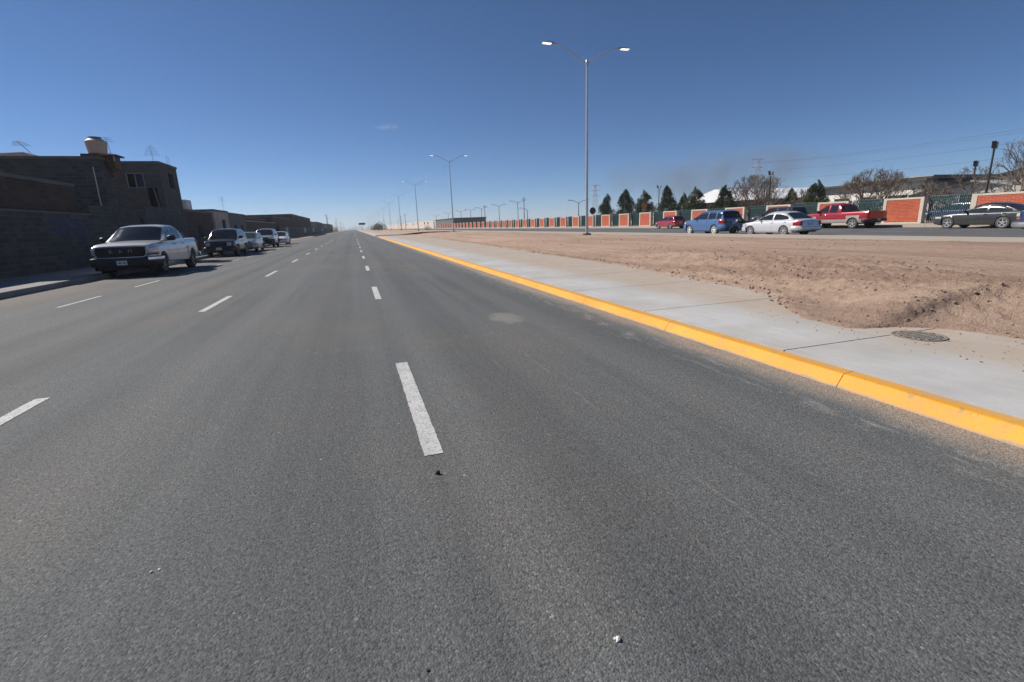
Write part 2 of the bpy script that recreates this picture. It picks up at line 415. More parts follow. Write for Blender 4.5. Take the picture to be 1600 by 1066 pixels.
# dashes painted on the road
m = MB()
def dash(xc, w, y0, y1):
    n = max(1, int((y1-y0)/.05)) if y0 < 7 else 1
    g = []
    for i in range(n+1):
        y = lerp(y0, y1, i/n); e = .0028 if y0 < 7 else 0
        a = random.uniform(-e, e); b = random.uniform(-e, e)
        g.append([(xc-w/2+a, y, .004), (xc+w/2+b, y, .004)])
    m.grid(g)
for i in range(60):
    y = 2.9+7.48*i
    if not 76 < y < 96: dash(.345, .125, y, y+2.32)
    y = 3.1+7.48*i
    if not 76 < y < 96: dash(-2.97, .125, y, y+2.36)
for i in range(-2, 12):
    y = 13.1+4.07*i; dash(-6.42, .085, y, y+2.0)
for i in range(60): dash(30.6, .12, 4+8*i, 6.4+8*i)
for q in m.v: pass
struct('road_markings', m, M['line'])
for o in (bpy.data.objects['road_markings'],):
    pass
# far-road markings sit on the higher carriageway
me = bpy.data.objects['road_markings'].data
for vv in me.vertices:
    if vv.co.x > 20: vv.co.z = .104
# yellow kerb, poured in lengths with open joints
prof = [(3.735,-.03),(3.74,.0),(3.80,.096),(3.808,.106),(3.82,.111),(3.925,.119),(3.925,-.03)]
m = MB(); y = -2.0; kj = 2.42
joints = []
while y < 82:
    y1 = min(82.2, y+kj); n = 10 if y < 12 else 2
    rings = []
    for i in range(n+1):
        yy = lerp(y+.0035, y1-.0035, i/n)
        e = .004*fbm(yy*1.3, 0, 9) if y < 25 else 0
        rings.append([(px+e*1.5, yy, pz+e*.6) for px, pz in prof])
    m.loft(rings, True); joints.append(y); y = y1
y = 95.5
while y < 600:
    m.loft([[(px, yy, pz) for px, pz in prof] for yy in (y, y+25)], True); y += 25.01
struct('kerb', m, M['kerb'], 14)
# pavement slabs, near side of the median
m = MB(); y = -1.34
while y < 82:
    y1 = min(82.2, y+2.45)
    for (a, b) in ((3.93, 5.21), (5.216, 9.2)) if y < 4 else ((3.93, 9.2),):
        m.box(a, b, y+.010, y1-.010, -.03, .128)
    y = y1
m.box(3.93, 9, 95.5, 600, -.03, .125)
struct('pavement', m, M['slab'])
# concrete strip along the other side of the median
m = MB(); y = -6.
while y < 420: m.box(20.4, 23.26, y+.006, y+2.99, -.03, .25); y += 3
struct('pavement', m, M['slab2'])
m = MB(); y = -6.
while y < 420: m.box(38.0, 41.6, y+.006, y+2.99, -.03, .265); y += 3
struct('pavement', m, M['slab2'])
m = MB(); y = -20.
while y < 62: m.box(-13.4, -9.0, y+.007, y+2.99, -.03, .165); y += 3
struct('pavement', m, M['oldslab'])
sheet('yard', 41.6, 400, -60, 260, .27, M['sand'])
m = MB(); gx = [-40,-22,-15,-11.5,-9.6,-9.05]; 
m.grid([[(x, y, (.16 if x < -9.3 else .02)+.02*fbm(x, y*.2)) for x in gx] for y in [62+6*i for i in range(90)]])
struct('verge', m, M['sand'])
# clods and crumbs of earth on the bank
ico = [(0,0,1),(.894,0,.447),(.276,.851,.447),(-.724,.526,.447),(-.724,-.526,.447),(.276,-.851,.447),(.724,.526,-.447),(-.276,.851,-.447),(-.894,0,-.447),(-.276,-.851,-.447),(.724,-.526,-.447),(0,0,-1)]
icf = [(0,1,2),(0,2,3),(0,3,4),(0,4,5),(0,5,1),(1,6,2),(2,7,3),(3,8,4),(4,9,5),(5,10,1),(6,7,2),(7,8,3),(8,9,4),(9,10,5),(10,6,1),(6,11,7),(7,11,8),(8,11,9),(9,11,10),(10,11,6)]
def clod(mb, x, y, z, r):
    a = random.uniform(0, 6.28); ca, sa = math.cos(a), math.sin(a); sx, sy, sz = (random.uniform(.6, 1.3) for _ in range(3))
    vs = []
    for p in ico:
        q = random.uniform(.72, 1.25)*r
        X, Y, Z = p[0]*q*sx, p[1]*q*sy, p[2]*q*sz*.8
        vs.append((x+X*ca-Y*sa, y+X*sa+Y*ca, z+Z))
    mb.add(vs, icf)
m = MB(); rc = random.Random(3)
for i in range(6500):
    y = 2.6+14*rc.random()**1.6; d = rc.random()**1.3*3.6
    x = edge(y)+d
    cl = fbm(x*1.1, y*1.1, 7, 3)
    if cl < .06 and rc.random() < .88: continue
    if math.exp(-((x-6.2)/.7)**2-((y-4.7)/.7)**2) > .45 and rc.random() < .85: continue
    r = .005+.022*rc.random()**4
    clod(m, x, y, tz(x, y)+r*.2, r)
for i in range(700):
    y = 5.5+60*rc.random()**1.5; x = edge(y)+rc.gauss(.05, .10); r = .008+.03*rc.random()**3
    clod(m, x, y, max(.128, tz(x, y))+r*.3, r)
for i in range(160):
    y = 2.2+3*rc.random(); x = rc.uniform(4.9, 6.2); r = .003+.008*rc.random()**2
    clod(m, x, y, .128+r*.4, r)
for i in range(900):
    y = 10+50*rc.random(); x = rc.uniform(9, 19); r = .012+.03*rc.random()**3
    clod(m, x, y, tz(x, y)+r*.2, r)
tag(m.build('dirt_clods', M['dirt']), kind='stuff')
# ---- small things on the road and pavement
m = MB()
t = thing('manhole_cover', 'round cast iron manhole cover with raised grid set in the pale pavement', 'manhole cover', (5.57, 3.40, .128))
m.lathe([(.0,.005),(.21,.005),(.215,.010),(.235,.010),(.24,-.01)], n=40); m.build('frame_ring', M['manhole'], t)
m = MB()
for i in range(-5, 6):
    for j in range(-5, 6):
        x, y = i*.048, j*.048
        if x*x+y*y < .195**2: m.box(x-.017, x+.017, y-.017, y+.017, .0055, .013)
m.build('stud_pattern', M['manhole'], t)
m = MB(); clod(m, .325, 2.64, .010, .016); tag(m.build('pebble', M['stone']), 'small dark stone lying on the asphalt just before the nearest centre dash', 'stone')
m = MB(); clod(m, .735, 1.232, .005, .011); clod(m, .741, 1.238, .005, .007); clod(m, .728, 1.240, .004, .006); tag(m.build('paper_scrap', M['litter']), 'small white crumpled scrap on the dark asphalt in the foreground', 'litter')
m = MB(); clod(m, .079, 1.342, .004, .006); tag(m.build('pebble', M['stone']), 'tiny black pebble at the bottom edge, left of the white scrap', 'stone')
m = MB(); clod(m, -1.02, 2.25, .004, .009); clod(m,-.99,2.255,.003,.007); tag(m.build('paper_scrap', M['litter']), 'faint pale chip on the asphalt left of the nearest centre dash', 'litter')

# ================================================================== VEHICLES
class Car:
    """local frame: nose towards +Y, ground at z=0, s = distance back from the nose"""
    def __init__(c, L, W, fw, rw, r, top, cab, belt, sill=.22, tum=.16, nose=.5, nosek=.14, tailk=.10, bed=None, rbump=.45, fbump=.45, archk=1.14):
        c.L, c.W, c.fw, c.rw, c.r, c.top, c.cab, c.belt, c.sill, c.tum = L, W, fw, rw, r, top, cab, belt, sill, tum
        c.nose, c.nosek, c.tailk, c.bed, c.rb, c.fb, c.ra = nose, nosek, tailk, bed, rbump, fbump, r*archk
    def Y(c, s): return c.L/2-s
    def w(c, s):
        a = 1-c.nosek*(1-min(s/c.nose, 1))**2.2; b = 1-c.tailk*(1-min((c.L-s)/c.nose, 1))**2.2
        return c.W/2*a*b
    def zt(c, s): return interp(s, c.top)
    def zb(c, s):
        z = c.sill
        if s < .35: z = lerp(c.sill+.06, z, s/.35)
        if s > c.L-.5: z = lerp(z, c.sill+.10, (s-c.L+.5)/.5)
        for q in (c.fw, c.rw):
            d = abs(s-q)
            if d < c.ra: z = max(z, c.r+math.sqrt(c.ra**2-d*d))
        return z
    SH = [(.95,0),(.985,.08),(1.0,.30),(1.0,.52),(.985,.74),(.962,.90),(.93,.975),(.87,1.0)]
    def fx(c, f):
        return interp(f, [(b, a) for a, b in c.SH])
    def side(c, s, f, off=0, sg=1):
        z0 = c.sill; z1 = c.zt(s)
        return (sg*(c.w(s)*c.fx(f)+off), c.Y(s), lerp(z0, z1, f))
    def zc(c, s): return interp(s, c.cab)
    def stations(c):
        st = set(); n = int(c.L/.09)
        for i in range(n+1): st.add(round(i*c.L/n, 4))
        for q in (c.fw, c.rw):
            for i in range(-14, 15):
                st.add(round(q+c.ra*math.sin(i/14*PI/2), 4))
            st.add(round(q-c.ra-.004, 4)); st.add(round(q+c.ra+.004, 4))
        for s, _ in c.top+c.cab: st.add(round(s, 4))
        if c.bed: st.add(c.bed[0]); st.add(c.bed[0]+.03); st.add(c.bed[1]); st.add(c.bed[1]-.03)
        return sorted(q for q in st if 0 <= q <= c.L)
    def ring(c, s):
        w = c.w(s); zb = c.zb(s); z1 = c.zt(s); pts = []
        for a, f in c.SH:
            z = max(zb, lerp(c.sill, z1, f)); z = min(z, z1)
            pts.append((w*a, z))
        if c.bed and c.bed[0]+.02 < s < c.bed[1]-.02:
            pts += [(w*.84, z1), (w*.82, c.bed[2]), (w*.3, c.bed[2])]
        else:
            cr = .05 if not c.bed or s < c.bed[0] else .0
            cr *= min(1, s/.3)
            pts += [(w*.75, z1+cr*.35), (w*.4, z1+cr*.8), (w*.12, z1+cr)]
        y = c.Y(s)
        return [(-x, y, z) for x, z in pts][::1]+[(x, y, z) for x, z in reversed(pts)]
    def cabring(c, s):
        z1 = c.zc(s); zb_ = c.belt-.06; wb = c.w(s)*.955; H = max(z1-c.belt, .02); wt = wb-c.tum*H/.5*.5-.0
        k = min(1, H/.3)
        pts = [(wb, zb_), (wb, c.belt), (lerp(wb, wt, .5), c.belt+H*.45), (wt+.01, c.belt+H*.78), (wt-.03*k, z1-.065*k), (wt-.09*k, z1-.018*k), (wt-.2*k, z1), (wt*.55, z1+.022*k), (wt*.18, z1+.03*k)]
        y = c.Y(s)
        return [(-x, y, z) for x, z in pts]+[(x, y, z) for x, z in reversed(pts)]
    def cabx(c, s, z):
        z1 = c.zc(s); wb = c.w(s)*.955; H = max(z1-c.belt, .02); wt = wb-c.tum*H
        return interp(z, [(c.belt-.06, wb), (c.belt, wb), (c.belt+H*.45, lerp(wb, wt, .5)), (c.belt+H*.78, wt+.01), (z1-.065, wt-.03), (z1-.018, wt-.09), (z1, wt-.2)])
    def top_z(c, s, u):
        z1 = c.zc(s); wb = c.w(s)*.955; H = max(z1-c.belt, .02); wt = wb-c.tum*H; k = min(1, H/.3); x = abs(u)*wt
        return x, interp(x, [(0, z1+.03*k), (wt*.18, z1+.03*k), (wt*.55, z1+.022*k), (wt-.2*k, z1), (wt-.09*k, z1-.018*k), (wt-.03*k, z1-.065*k), (wt, z1-.12*k)])
    def body(c, mat, root):
        mb = MB(); st = c.stations()
        mb.loft([c.ring(s) for s in st], True, True)
        cs = [s for s in st if c.cab[0][0] <= s <= c.cab[-1][0]]
        mb.loft([c.cabring(s) for s in cs], True, True)
        b = mb.build('body', mat, root, 38)
        return b
    def strip(c, name, mat, root, s0, s1, f0, f1, sides=(1,-1), off=.004, one=True, seglen=.08):
        out = []
        mb = MB()
        for sg in sides:
            n = max(2, int((s1-s0)/seglen)); g = []
            for i in range(n+1):
                s = lerp(s0, s1, i/n); zb = c.zb(s); z0, z1 = c.sill, c.zt(s)
                row = []
                for j in range(5):
                    f = lerp(f0, f1, j/4); z = lerp(z0, z1, f)
                    f2 = max(f, (zb+.012-z0)/(z1-z0)); f2 = min(f2, f1)
                    row.append(c.side(s, f2, off, sg))
                g.append(row)
            mb.grid(g, flip=sg > 0)
            if not one:
                out.append(mb.build(name, mat, root, 40)); mb = MB()
        if one: return mb.build(name, mat, root, 40)
        return out
    def sidewin(c, mat, root, s0, s1, lo=.045, hi=.085, name='side_window', taper0=0, taper1=0):
        r = []
        for sg in (1, -1):
            mb = MB(); g = []; n = 10
            for i in range(n+1):
                s = lerp(s0, s1, i/n); z0 = c.belt+lo; z1 = c.zc(s)-hi
                if taper1: z0 += taper1*max(0, (i/n-.55)/.45)**1.5
                if z1 < z0+.005: z1 = z0+.005
                g.append([(sg*(c.cabx(s, lerp(z0, z1, j/4))+.007), c.Y(s), lerp(z0, z1, j/4)) for j in range(5)])
            mb.grid(g, flip=sg > 0); r.append(mb.build(name, mat, root, 40))
        return r
    def screen(c, name, mat, root, s0, s1, u=.88, off=.008, curve=0.):
        g = []; n = 8
        for i in range(n+1):
            s = lerp(s0, s1, i/n); row = []
            e = .01; sl = (c.zc(s+e)-c.zc(s-e))/(2*e); nl = math.hypot(1, sl)
            for j in range(13):
                uu = lerp(-u, u, j/12); x, z = c.top_z(s, uu); x = math.copysign(x, uu)
                row.append((x, c.Y(s)+off*sl/nl+curve*(1-(uu/u)**2), z+off/nl))
            g.append(row)
        mb = MB(); mb.grid(g, flip=True)
        # give the pane a little thickness towards the cabin
        return mb.build(name, mat, root, 40)
    def outline(c, q, end):
        sg = 1 if q >= 0 else -1; a = abs(q)
        if a < .72:
            s = 0.; x = a/.72*c.w(0 if end > 0 else c.L)
        else:
            s = (a-.72)/.28*.55; x = c.w(s if end > 0 else c.L-s)
        return sg*x, s
    def wrap(c, name, mat, root, q0, q1, z0, z1, end=1, off=.015, n=14, bulge=0., slant=0., topin=0., mb=None, thick=.05):
        own = mb is None
        if own: mb = MB()
        rings = []
        for i in range(n+1):
            q = lerp(q0, q1, i/n); x, s = c.outline(q, end)
            x2, s2 = c.outline(q+.002, end); tx, ts = x2-x, s2-s; tl = math.hypot(tx, ts) or 1
            nx, ns = (ts/tl, -tx/tl)
            if q < 0: nx, ns = nx, ns
            if ns > 0: nx, ns = -nx, -ns
            if abs(q) > .74: nx, ns = math.copysign(abs(nx), q), ns
            ring = []
            zz0 = z0+slant*abs(q-q0); zz1 = z1+slant*abs(q-q0)
            for zf, o in ((0, off-.02), (.12, off+bulge*.6), (.5, off+bulge), (.88, off+bulge*.6-topin), (1, off-.02-topin), (1, -thick), (0, -thick)):
                sx = s+ns*o; yy = c.Y(sx) if end > 0 else c.Y(c.L-sx)
                ring.append((x+nx*o, yy, lerp(zz0, zz1, zf)))
            rings.append(ring)
        mb.loft(rings, True)
        if own: return mb.build(name, mat, root, 40)
    def wheels(c, root, tyre, rim, spokes=5, rimr=.66, wd=.22, dishmat=None):
        for s in (c.fw, c.rw):
            for sg in (1, -1):
                x0 = sg*(c.W/2-wd-.015); x1 = sg*(c.W/2-.015)
                mb = MB(); r = c.r; pr_ = [(r*rimr*.97, 0), (r*.93, .0), (r*.985, .06), (r, .25), (r, .75), (r*.985, .94), (r*.93, 1.0), (r*rimr, .985), (r*rimr*.97, .80), (r*.2, .72), (.001, .72)]
                mb.lathe([(a, lerp(x0, x1, t)) for a, t in pr_], (0, c.Y(s), r), 'x', 28)
                w = mb.build('wheel', tyre, root, 40)
                rm = MB(); rr = r*rimr
                xo = x1+sg*.002
                rm.lathe([(rr*1.0, xo-sg*.06), (rr*1.0, xo), (rr*.9, xo-sg*.004), (rr*.88, xo-sg*.06)], (0, c.Y(s), r), 'x', 28)
                rm.lathe([(rr*.24, xo-sg*.05), (rr*.22, xo-sg*.008), (.001, xo-sg*.004)], (0, c.Y(s), r), 'x', 14)
                for k in range(spokes):
                    a = 2*PI*k/spokes+.3; ca, sa = math.cos(a), math.sin(a)
                    vs = []
                    for rad, hw in ((rr*.15, rr*.15), (rr*.92, rr*.10)):
                        for dx in (-.045, -.010):
                            for e in (-1, 1):
                                vs.append((xo+sg*dx, c.Y(s)+rad*ca-e*hw*sa, r+rad*sa+e*hw*ca))
                    rm.add(vs, [(0,1,3,2),(4,6,7,5),(0,4,5,1),(2,3,7,6),(0,2,6,4),(1,5,7,3)])
                rm.build('rim', rim, w, 40)
    def under(c, root, z=None):
        mb = MB(); h = c.W/2*.86
        mb.box(-h, h, c.Y(c.L-.25), c.Y(.25), c.sill+.0, c.sill+.10)
        for s in (c.fw, c.rw):
            for sg in (1, -1):   # dark lining of the wheel wells
                x0, x1 = sg*c.W/2*.50, sg*c.W/2*.93
                rg = [[(x, c.Y(s)+c.ra*1.02*math.cos(a), c.r+c.ra*1.02*math.sin(a)) for x in (x0, x1)] for a in [i/12*PI for i in range(13)]]
                mb.grid(rg)
                mb.add([(x0, c.Y(s)+c.ra*1.02*math.cos(a), c.r+c.ra*1.02*math.sin(a)) for a in [i/12*PI for i in range(13)]], [tuple(range(13))])
        mb.tube([(-h, c.Y(c.fw), c.r), (h, c.Y(c.fw), c.r)], .05); mb.tube([(-h, c.Y(c.rw), c.r), (h, c.Y(c.rw), c.r)], .06)
        return mb.build('underbody', M['dark'], root)
    def mirrors(c, root, mat, s, z=None, sc=1):
        z = z or c.belt+.05
        for sg in (1, -1):
            mb = MB(); x = sg*(c.w(s)*.955); y = c.Y(s)
            rg = []
            for t, rx in ((.02, .5), (.06, .9), (.14, 1), (.2, .92), (.235, .55)):
                xx = x+sg*t*sc
                rg.append([(xx, y+.055*sc*rx*math.cos(a)*1.0, z+.075*sc+.085*sc*rx*math.sin(a)) for a in [2*PI*k/10 for k in range(10)]])
            mb.loft(rg); mb.box(min(x, x+sg*.08*sc), max(x, x+sg*.08*sc), y-.025, y+.025, z-.01, z+.04)
            mb.build('side_mirror', mat, root, 40)
    def plate(c, root, end, z, txt=None, w=.30, h=.15, off=.05):
        y = c.Y(-off) if end > 0 else c.Y(c.L+off); d = .008*end
        mb = MB(); mb.box(-w/2, w/2, min(y, y+d), max(y, y+d), z, z+h); n0 = len(mb.f)
        y2 = y+d+.002*end
        for i in range(7):
            if i == 3: continue
            x0 = -w*.38+i*w*.11; mb.box(x0, x0+w*.07, min(y2, y-d), max(y2, y-d), z+h*.28, z+h*.70)
        p = mb.build('licence_plate', M['plate'], root); p.data.materials.append(M['platetxt'])
        for q in p.data.polygons:
            if q.index >= n0: q.material_index = 1
    def handles(c, root, mat, ss, f=.86):
        for s in ss:
            for sg in (1, -1):
                mb = MB(); g = []
                x, y, z = c.side(s, f, .0, sg)
                mb.tube([(x, y, z), (x+sg*.035, y+.03, z+.005), (x+sg*.035, y-.13, z+.005), (x, y-.16, z)], .016, 6)
                mb.build('door_handle', mat, root, 60)
def place(root, x, y, rz): root.location = (x, y, root.location[2]); root.rotation_euler = (0, 0, rz)

def pickup(label, pt, cen_x, front_y, z, rz, wheelmat, rimmat, white=True):
    L = 5.6
    return None

P = {}
M['steel'] = simple('dull_bumper_steel', (.42,.42,.42), .38, .8, .12, 5)
P['silver'] = paint('silver_white_paint', (.52,.525,.53), .25, .30, .05)
P['black'] = paint('black_paint', (.018,.019,.022), .2, .28, .10)
P['sage'] = paint('pale_green_grey_paint', (.30,.33,.31), .4, .32, .12)
P['silver2'] = paint('light_silver_paint', (.46,.48,.50), .5, .30, .08)
P['white'] = paint('white_paint', (.70,.70,.70), .0, .35, .08)
P['red'] = paint('dark_red_paint', (.30,.010,.018), .2, .26, .03)
P['red2'] = paint('crimson_paint', (.34,.020,.045), .25, .28, .10)
P['blue'] = paint('mid_blue_paint', (.075,.155,.32), .3, .30, .05)
P['graphite'] = paint('graphite_paint', (.028,.030,.030), .25, .26, .04)
P['navy'] = paint('navy_paint', (.02,.035,.13), .3, .28, .08)
P['pearl'] = paint('pale_silver_paint', (.62,.62,.63), .35, .30, .07)
P['beige'] = simple('beige_cladding', (.33,.29,.26), .5, .2, .12, 4)

# ---------- silver crew-cab pickup, nose to the camera
c = Car(5.6, 2.02, .95, 4.58, .405, [(0,1.07),(.06,1.16),(.25,1.22),(1.35,1.29),(3.5,1.31),(5.6,1.34)],
        [(1.28,1.26),(1.42,1.33),(2.12,1.80),(2.35,1.875),(2.7,1.915),(3.2,1.905),(3.52,1.85),(3.70,1.72),(3.82,1.34)], 1.28, sill=.42, tum=.24, nose=.55, nosek=.13, tailk=.04, bed=(3.88,5.54,.85), archk=1.20)
t = thing('pickup_truck', 'silver crew cab pickup with big black grille parked by the dark block wall', 'pickup truck', (-8.21, 24.28, 0), PI)
c.body(P['silver'], t); c.under(t); c.wheels(t, M['tyre'], M['rimdk'], 6, .62, .26)
c.screen('windshield', M['glass'], t, 1.40, 2.22, .90, curve=.23); 
c.sidewin(M['glass'], t, 1.72, 2.58); c.sidewin(M['glass'], t, 2.68, 3.52, taper1=.06)
mb = MB(); mb.box(-.62, .62, c.Y(3.87), c.Y(3.83), 1.40, 1.72); mb.build('rear_window', M['glass'], t)
c.wrap('front_bumper', M['blackpl'], t, -.97, .97, .42, .74, 1, .10, 24, .03, thick=.05)
for q in (1, -1): c.wrap('bumper_corner', M['chrome'], t, .70*q, 1.*q, .60, .73, 1, .135, 6, .02)
c.wrap('skid_plate', M['dark'], t, -.8, .8, .28, .42, 1, .03, 12)
gr = c.wrap('grille', M['blackpl'], t, -.62, .62, .74, 1.12, 1, .045, 12, .02)
mb = MB()
for zz in (.80, .87, .94, 1.01, 1.07): mb.box(-.80, .80, c.Y(-.068), c.Y(-.05), zz-.008, zz+.008)
for q in range(-11, 12): mb.box(q*.07-.006, q*.07+.006, c.Y(-.066), c.Y(-.052), .77, 1.03)
mb.build('grille_mesh', M['dark'], gr)
mb = MB()
def fr(pts, r): mb.tube([(x, c.Y(-.075), zz) for x, zz in pts], r, 8)
fr([(-.84,1.12),(-.5,1.14),(.5,1.14),(.84,1.12),(.78,.80),(.70,.74),(-.70,.74),(-.78,.80),(-.84,1.12)], .022)
mb.build('grille_surround', M['chrome'], gr, 50)
# big letters across the grille
brass = simple('brass_lettering', (.34,.27,.18), .4, .5)
for ch, xx in (('R', -.30), ('A', 0.), ('M', .30)):
    cu = bpy.data.curves.new('letter', 'FONT'); cu.body = ch; cu.size = .18; cu.extrude = .006; cu.align_x = 'CENTER'
    tmp = bpy.data.objects.new('tmp', cu); C.objects.link(tmp); dg = bpy.context.evaluated_depsgraph_get(); dg.update()
    lm = bpy.data.meshes.new_from_object(tmp.evaluated_get(dg)); bpy.data.objects.remove(tmp)
    lm.transform(Matrix.Translation((-xx, c.Y(-.085), .90)) @ Matrix.Rotation(PI, 4, 'Z') @ Matrix.Rotation(PI/2, 4, 'X'))
    lm.materials.clear(); lm.materials.append(brass); lo_ = bpy.data.objects.new('grille_letter', lm); C.objects.link(lo_); lo_.parent = gr
for q in (1, -1):
    h = c.wrap('headlight', M['headl'], t, .655*q, .985*q, .845, 1.09, 1, .02, 10, .015)
    c.wrap('lamp_bezel', M['blackpl'], h,   .66*q, .98*q, .80, .845, 1, .025, 8)
c.plate(t, 1, .47, off=.14, w=.32, h=.16); c.mirrors(t, M['blackpl'], 1.75, 1.28, 1.35)
mb = MB(); mb.add([(-.6,c.Y(.15),1.168),(.6,c.Y(.15),1.168),(.62,c.Y(1.2),1.28),(-.62,c.Y(1.2),1.28)],[(0,1,2,3)])
c.strip('door', P['silver'], t, 1.62, 2.63, .10, .93, one=False); c.strip('door', P['silver'], t, 2.66, 3.62, .10, .93, one=False)
c.handles(t, M['blackpl'], (2.42, 3.40), .80)
c.strip('wheel_arch_trim', P['silver'], t, .95-.56, .95+.56, .10, .66, off=.018, one=False)
c.strip('wheel_arch_trim', P['silver'], t, 4.58-.56, 4.58+.56, .10, .66, off=.018, one=False)
for q in (1, -1):
    c.wrap('tail_light', M['redl'], t, .73*q, .80*q, .85, 1.25, -1, .01, 4)
c.wrap('rear_bumper', M['chrome'], t, -.9, .9, .50, .70, -1, .10, 14, .02)
mb = MB(); mb.tube([(.55, c.Y(3.0), .38), (.55, c.Y(5.2), .42)], .04); mb.build('exhaust_pipe', M['dark'], t)

# ---------- black boxy SUV
c = Car(4.45, 1.82, .83, 3.48, .37, [(0,.93),(.05,1.0),(.2,1.04),(1.15,1.10),(4.45,1.12)],
        [(1.12,1.07),(1.25,1.14),(1.80,1.66),(1.98,1.74),(2.4,1.77),(3.9,1.75),(4.2,1.70),(4.42,1.16)], 1.10, sill=.36, tum=.20, nose=.4, nosek=.10, tailk=.06, archk=1.16)
t = thing('parked_car', 'black boxy SUV with square headlights parked behind the silver pickup', 'SUV', (-8.28, 37.7, 0), PI)
c.body(P['black'], t); c.under(t); c.wheels(t, M['tyre'], M['rimdk'], 5, .6)
c.screen('windshield', M['glass'], t, 1.24, 1.87, .9); c.screen('rear_window', M['glass'], t, 4.22, 4.36, .8)
c.sidewin(M['glass'], t, 1.55, 2.36); c.sidewin(M['glass'], t, 2.46, 3.25); c.sidewin(M['glass'], t, 3.35, 4.05)
c.wrap('front_bumper', M['blackpl'], t, -.97, .97, .40, .66, 1, .08, 20, .03)
gr = c.wrap('grille', M['dark'], t, -.42, .42, .70, .95, 1, .02, 10)
mb = MB()
for q in range(-3, 4): mb.box(q*.105-.018, q*.105+.018, c.Y(-.04), c.Y(-.018), .72, .93)
mb.build('grille_slats', M['blackpl'], gr)
for q in (1, -1):
    mb = MB(); mb.box(q*.60-.13, q*.60+.13, c.Y(-.055), c.Y(0), .72, .92); mb.build('headlight', M['headl'], t)
    c.wrap('indicator', M['amber'], t, .74*q, .86*q, .60, .68, 1, .10, 4)
c.plate(t, 1, .46, off=.11, w=.32); c.mirrors(t, M['blackpl'], 1.6, 1.13, 1.15)
c.strip('door', P['black'], t, 1.45, 2.40, .12, .93, one=False); c.strip('door', P['black'], t, 2.43, 3.05, .12, .93, one=False); c.handles(t, M['blackpl'], (2.25,), .82)
c.strip('wheel_arch_trim', M['blackpl'], t, .83-.5, .83+.5, .05, .60, off=.03, one=False); c.strip('wheel_arch_trim', M['blackpl'], t, 3.48-.5, 3.48+.5, .05, .60, off=.03, one=False)

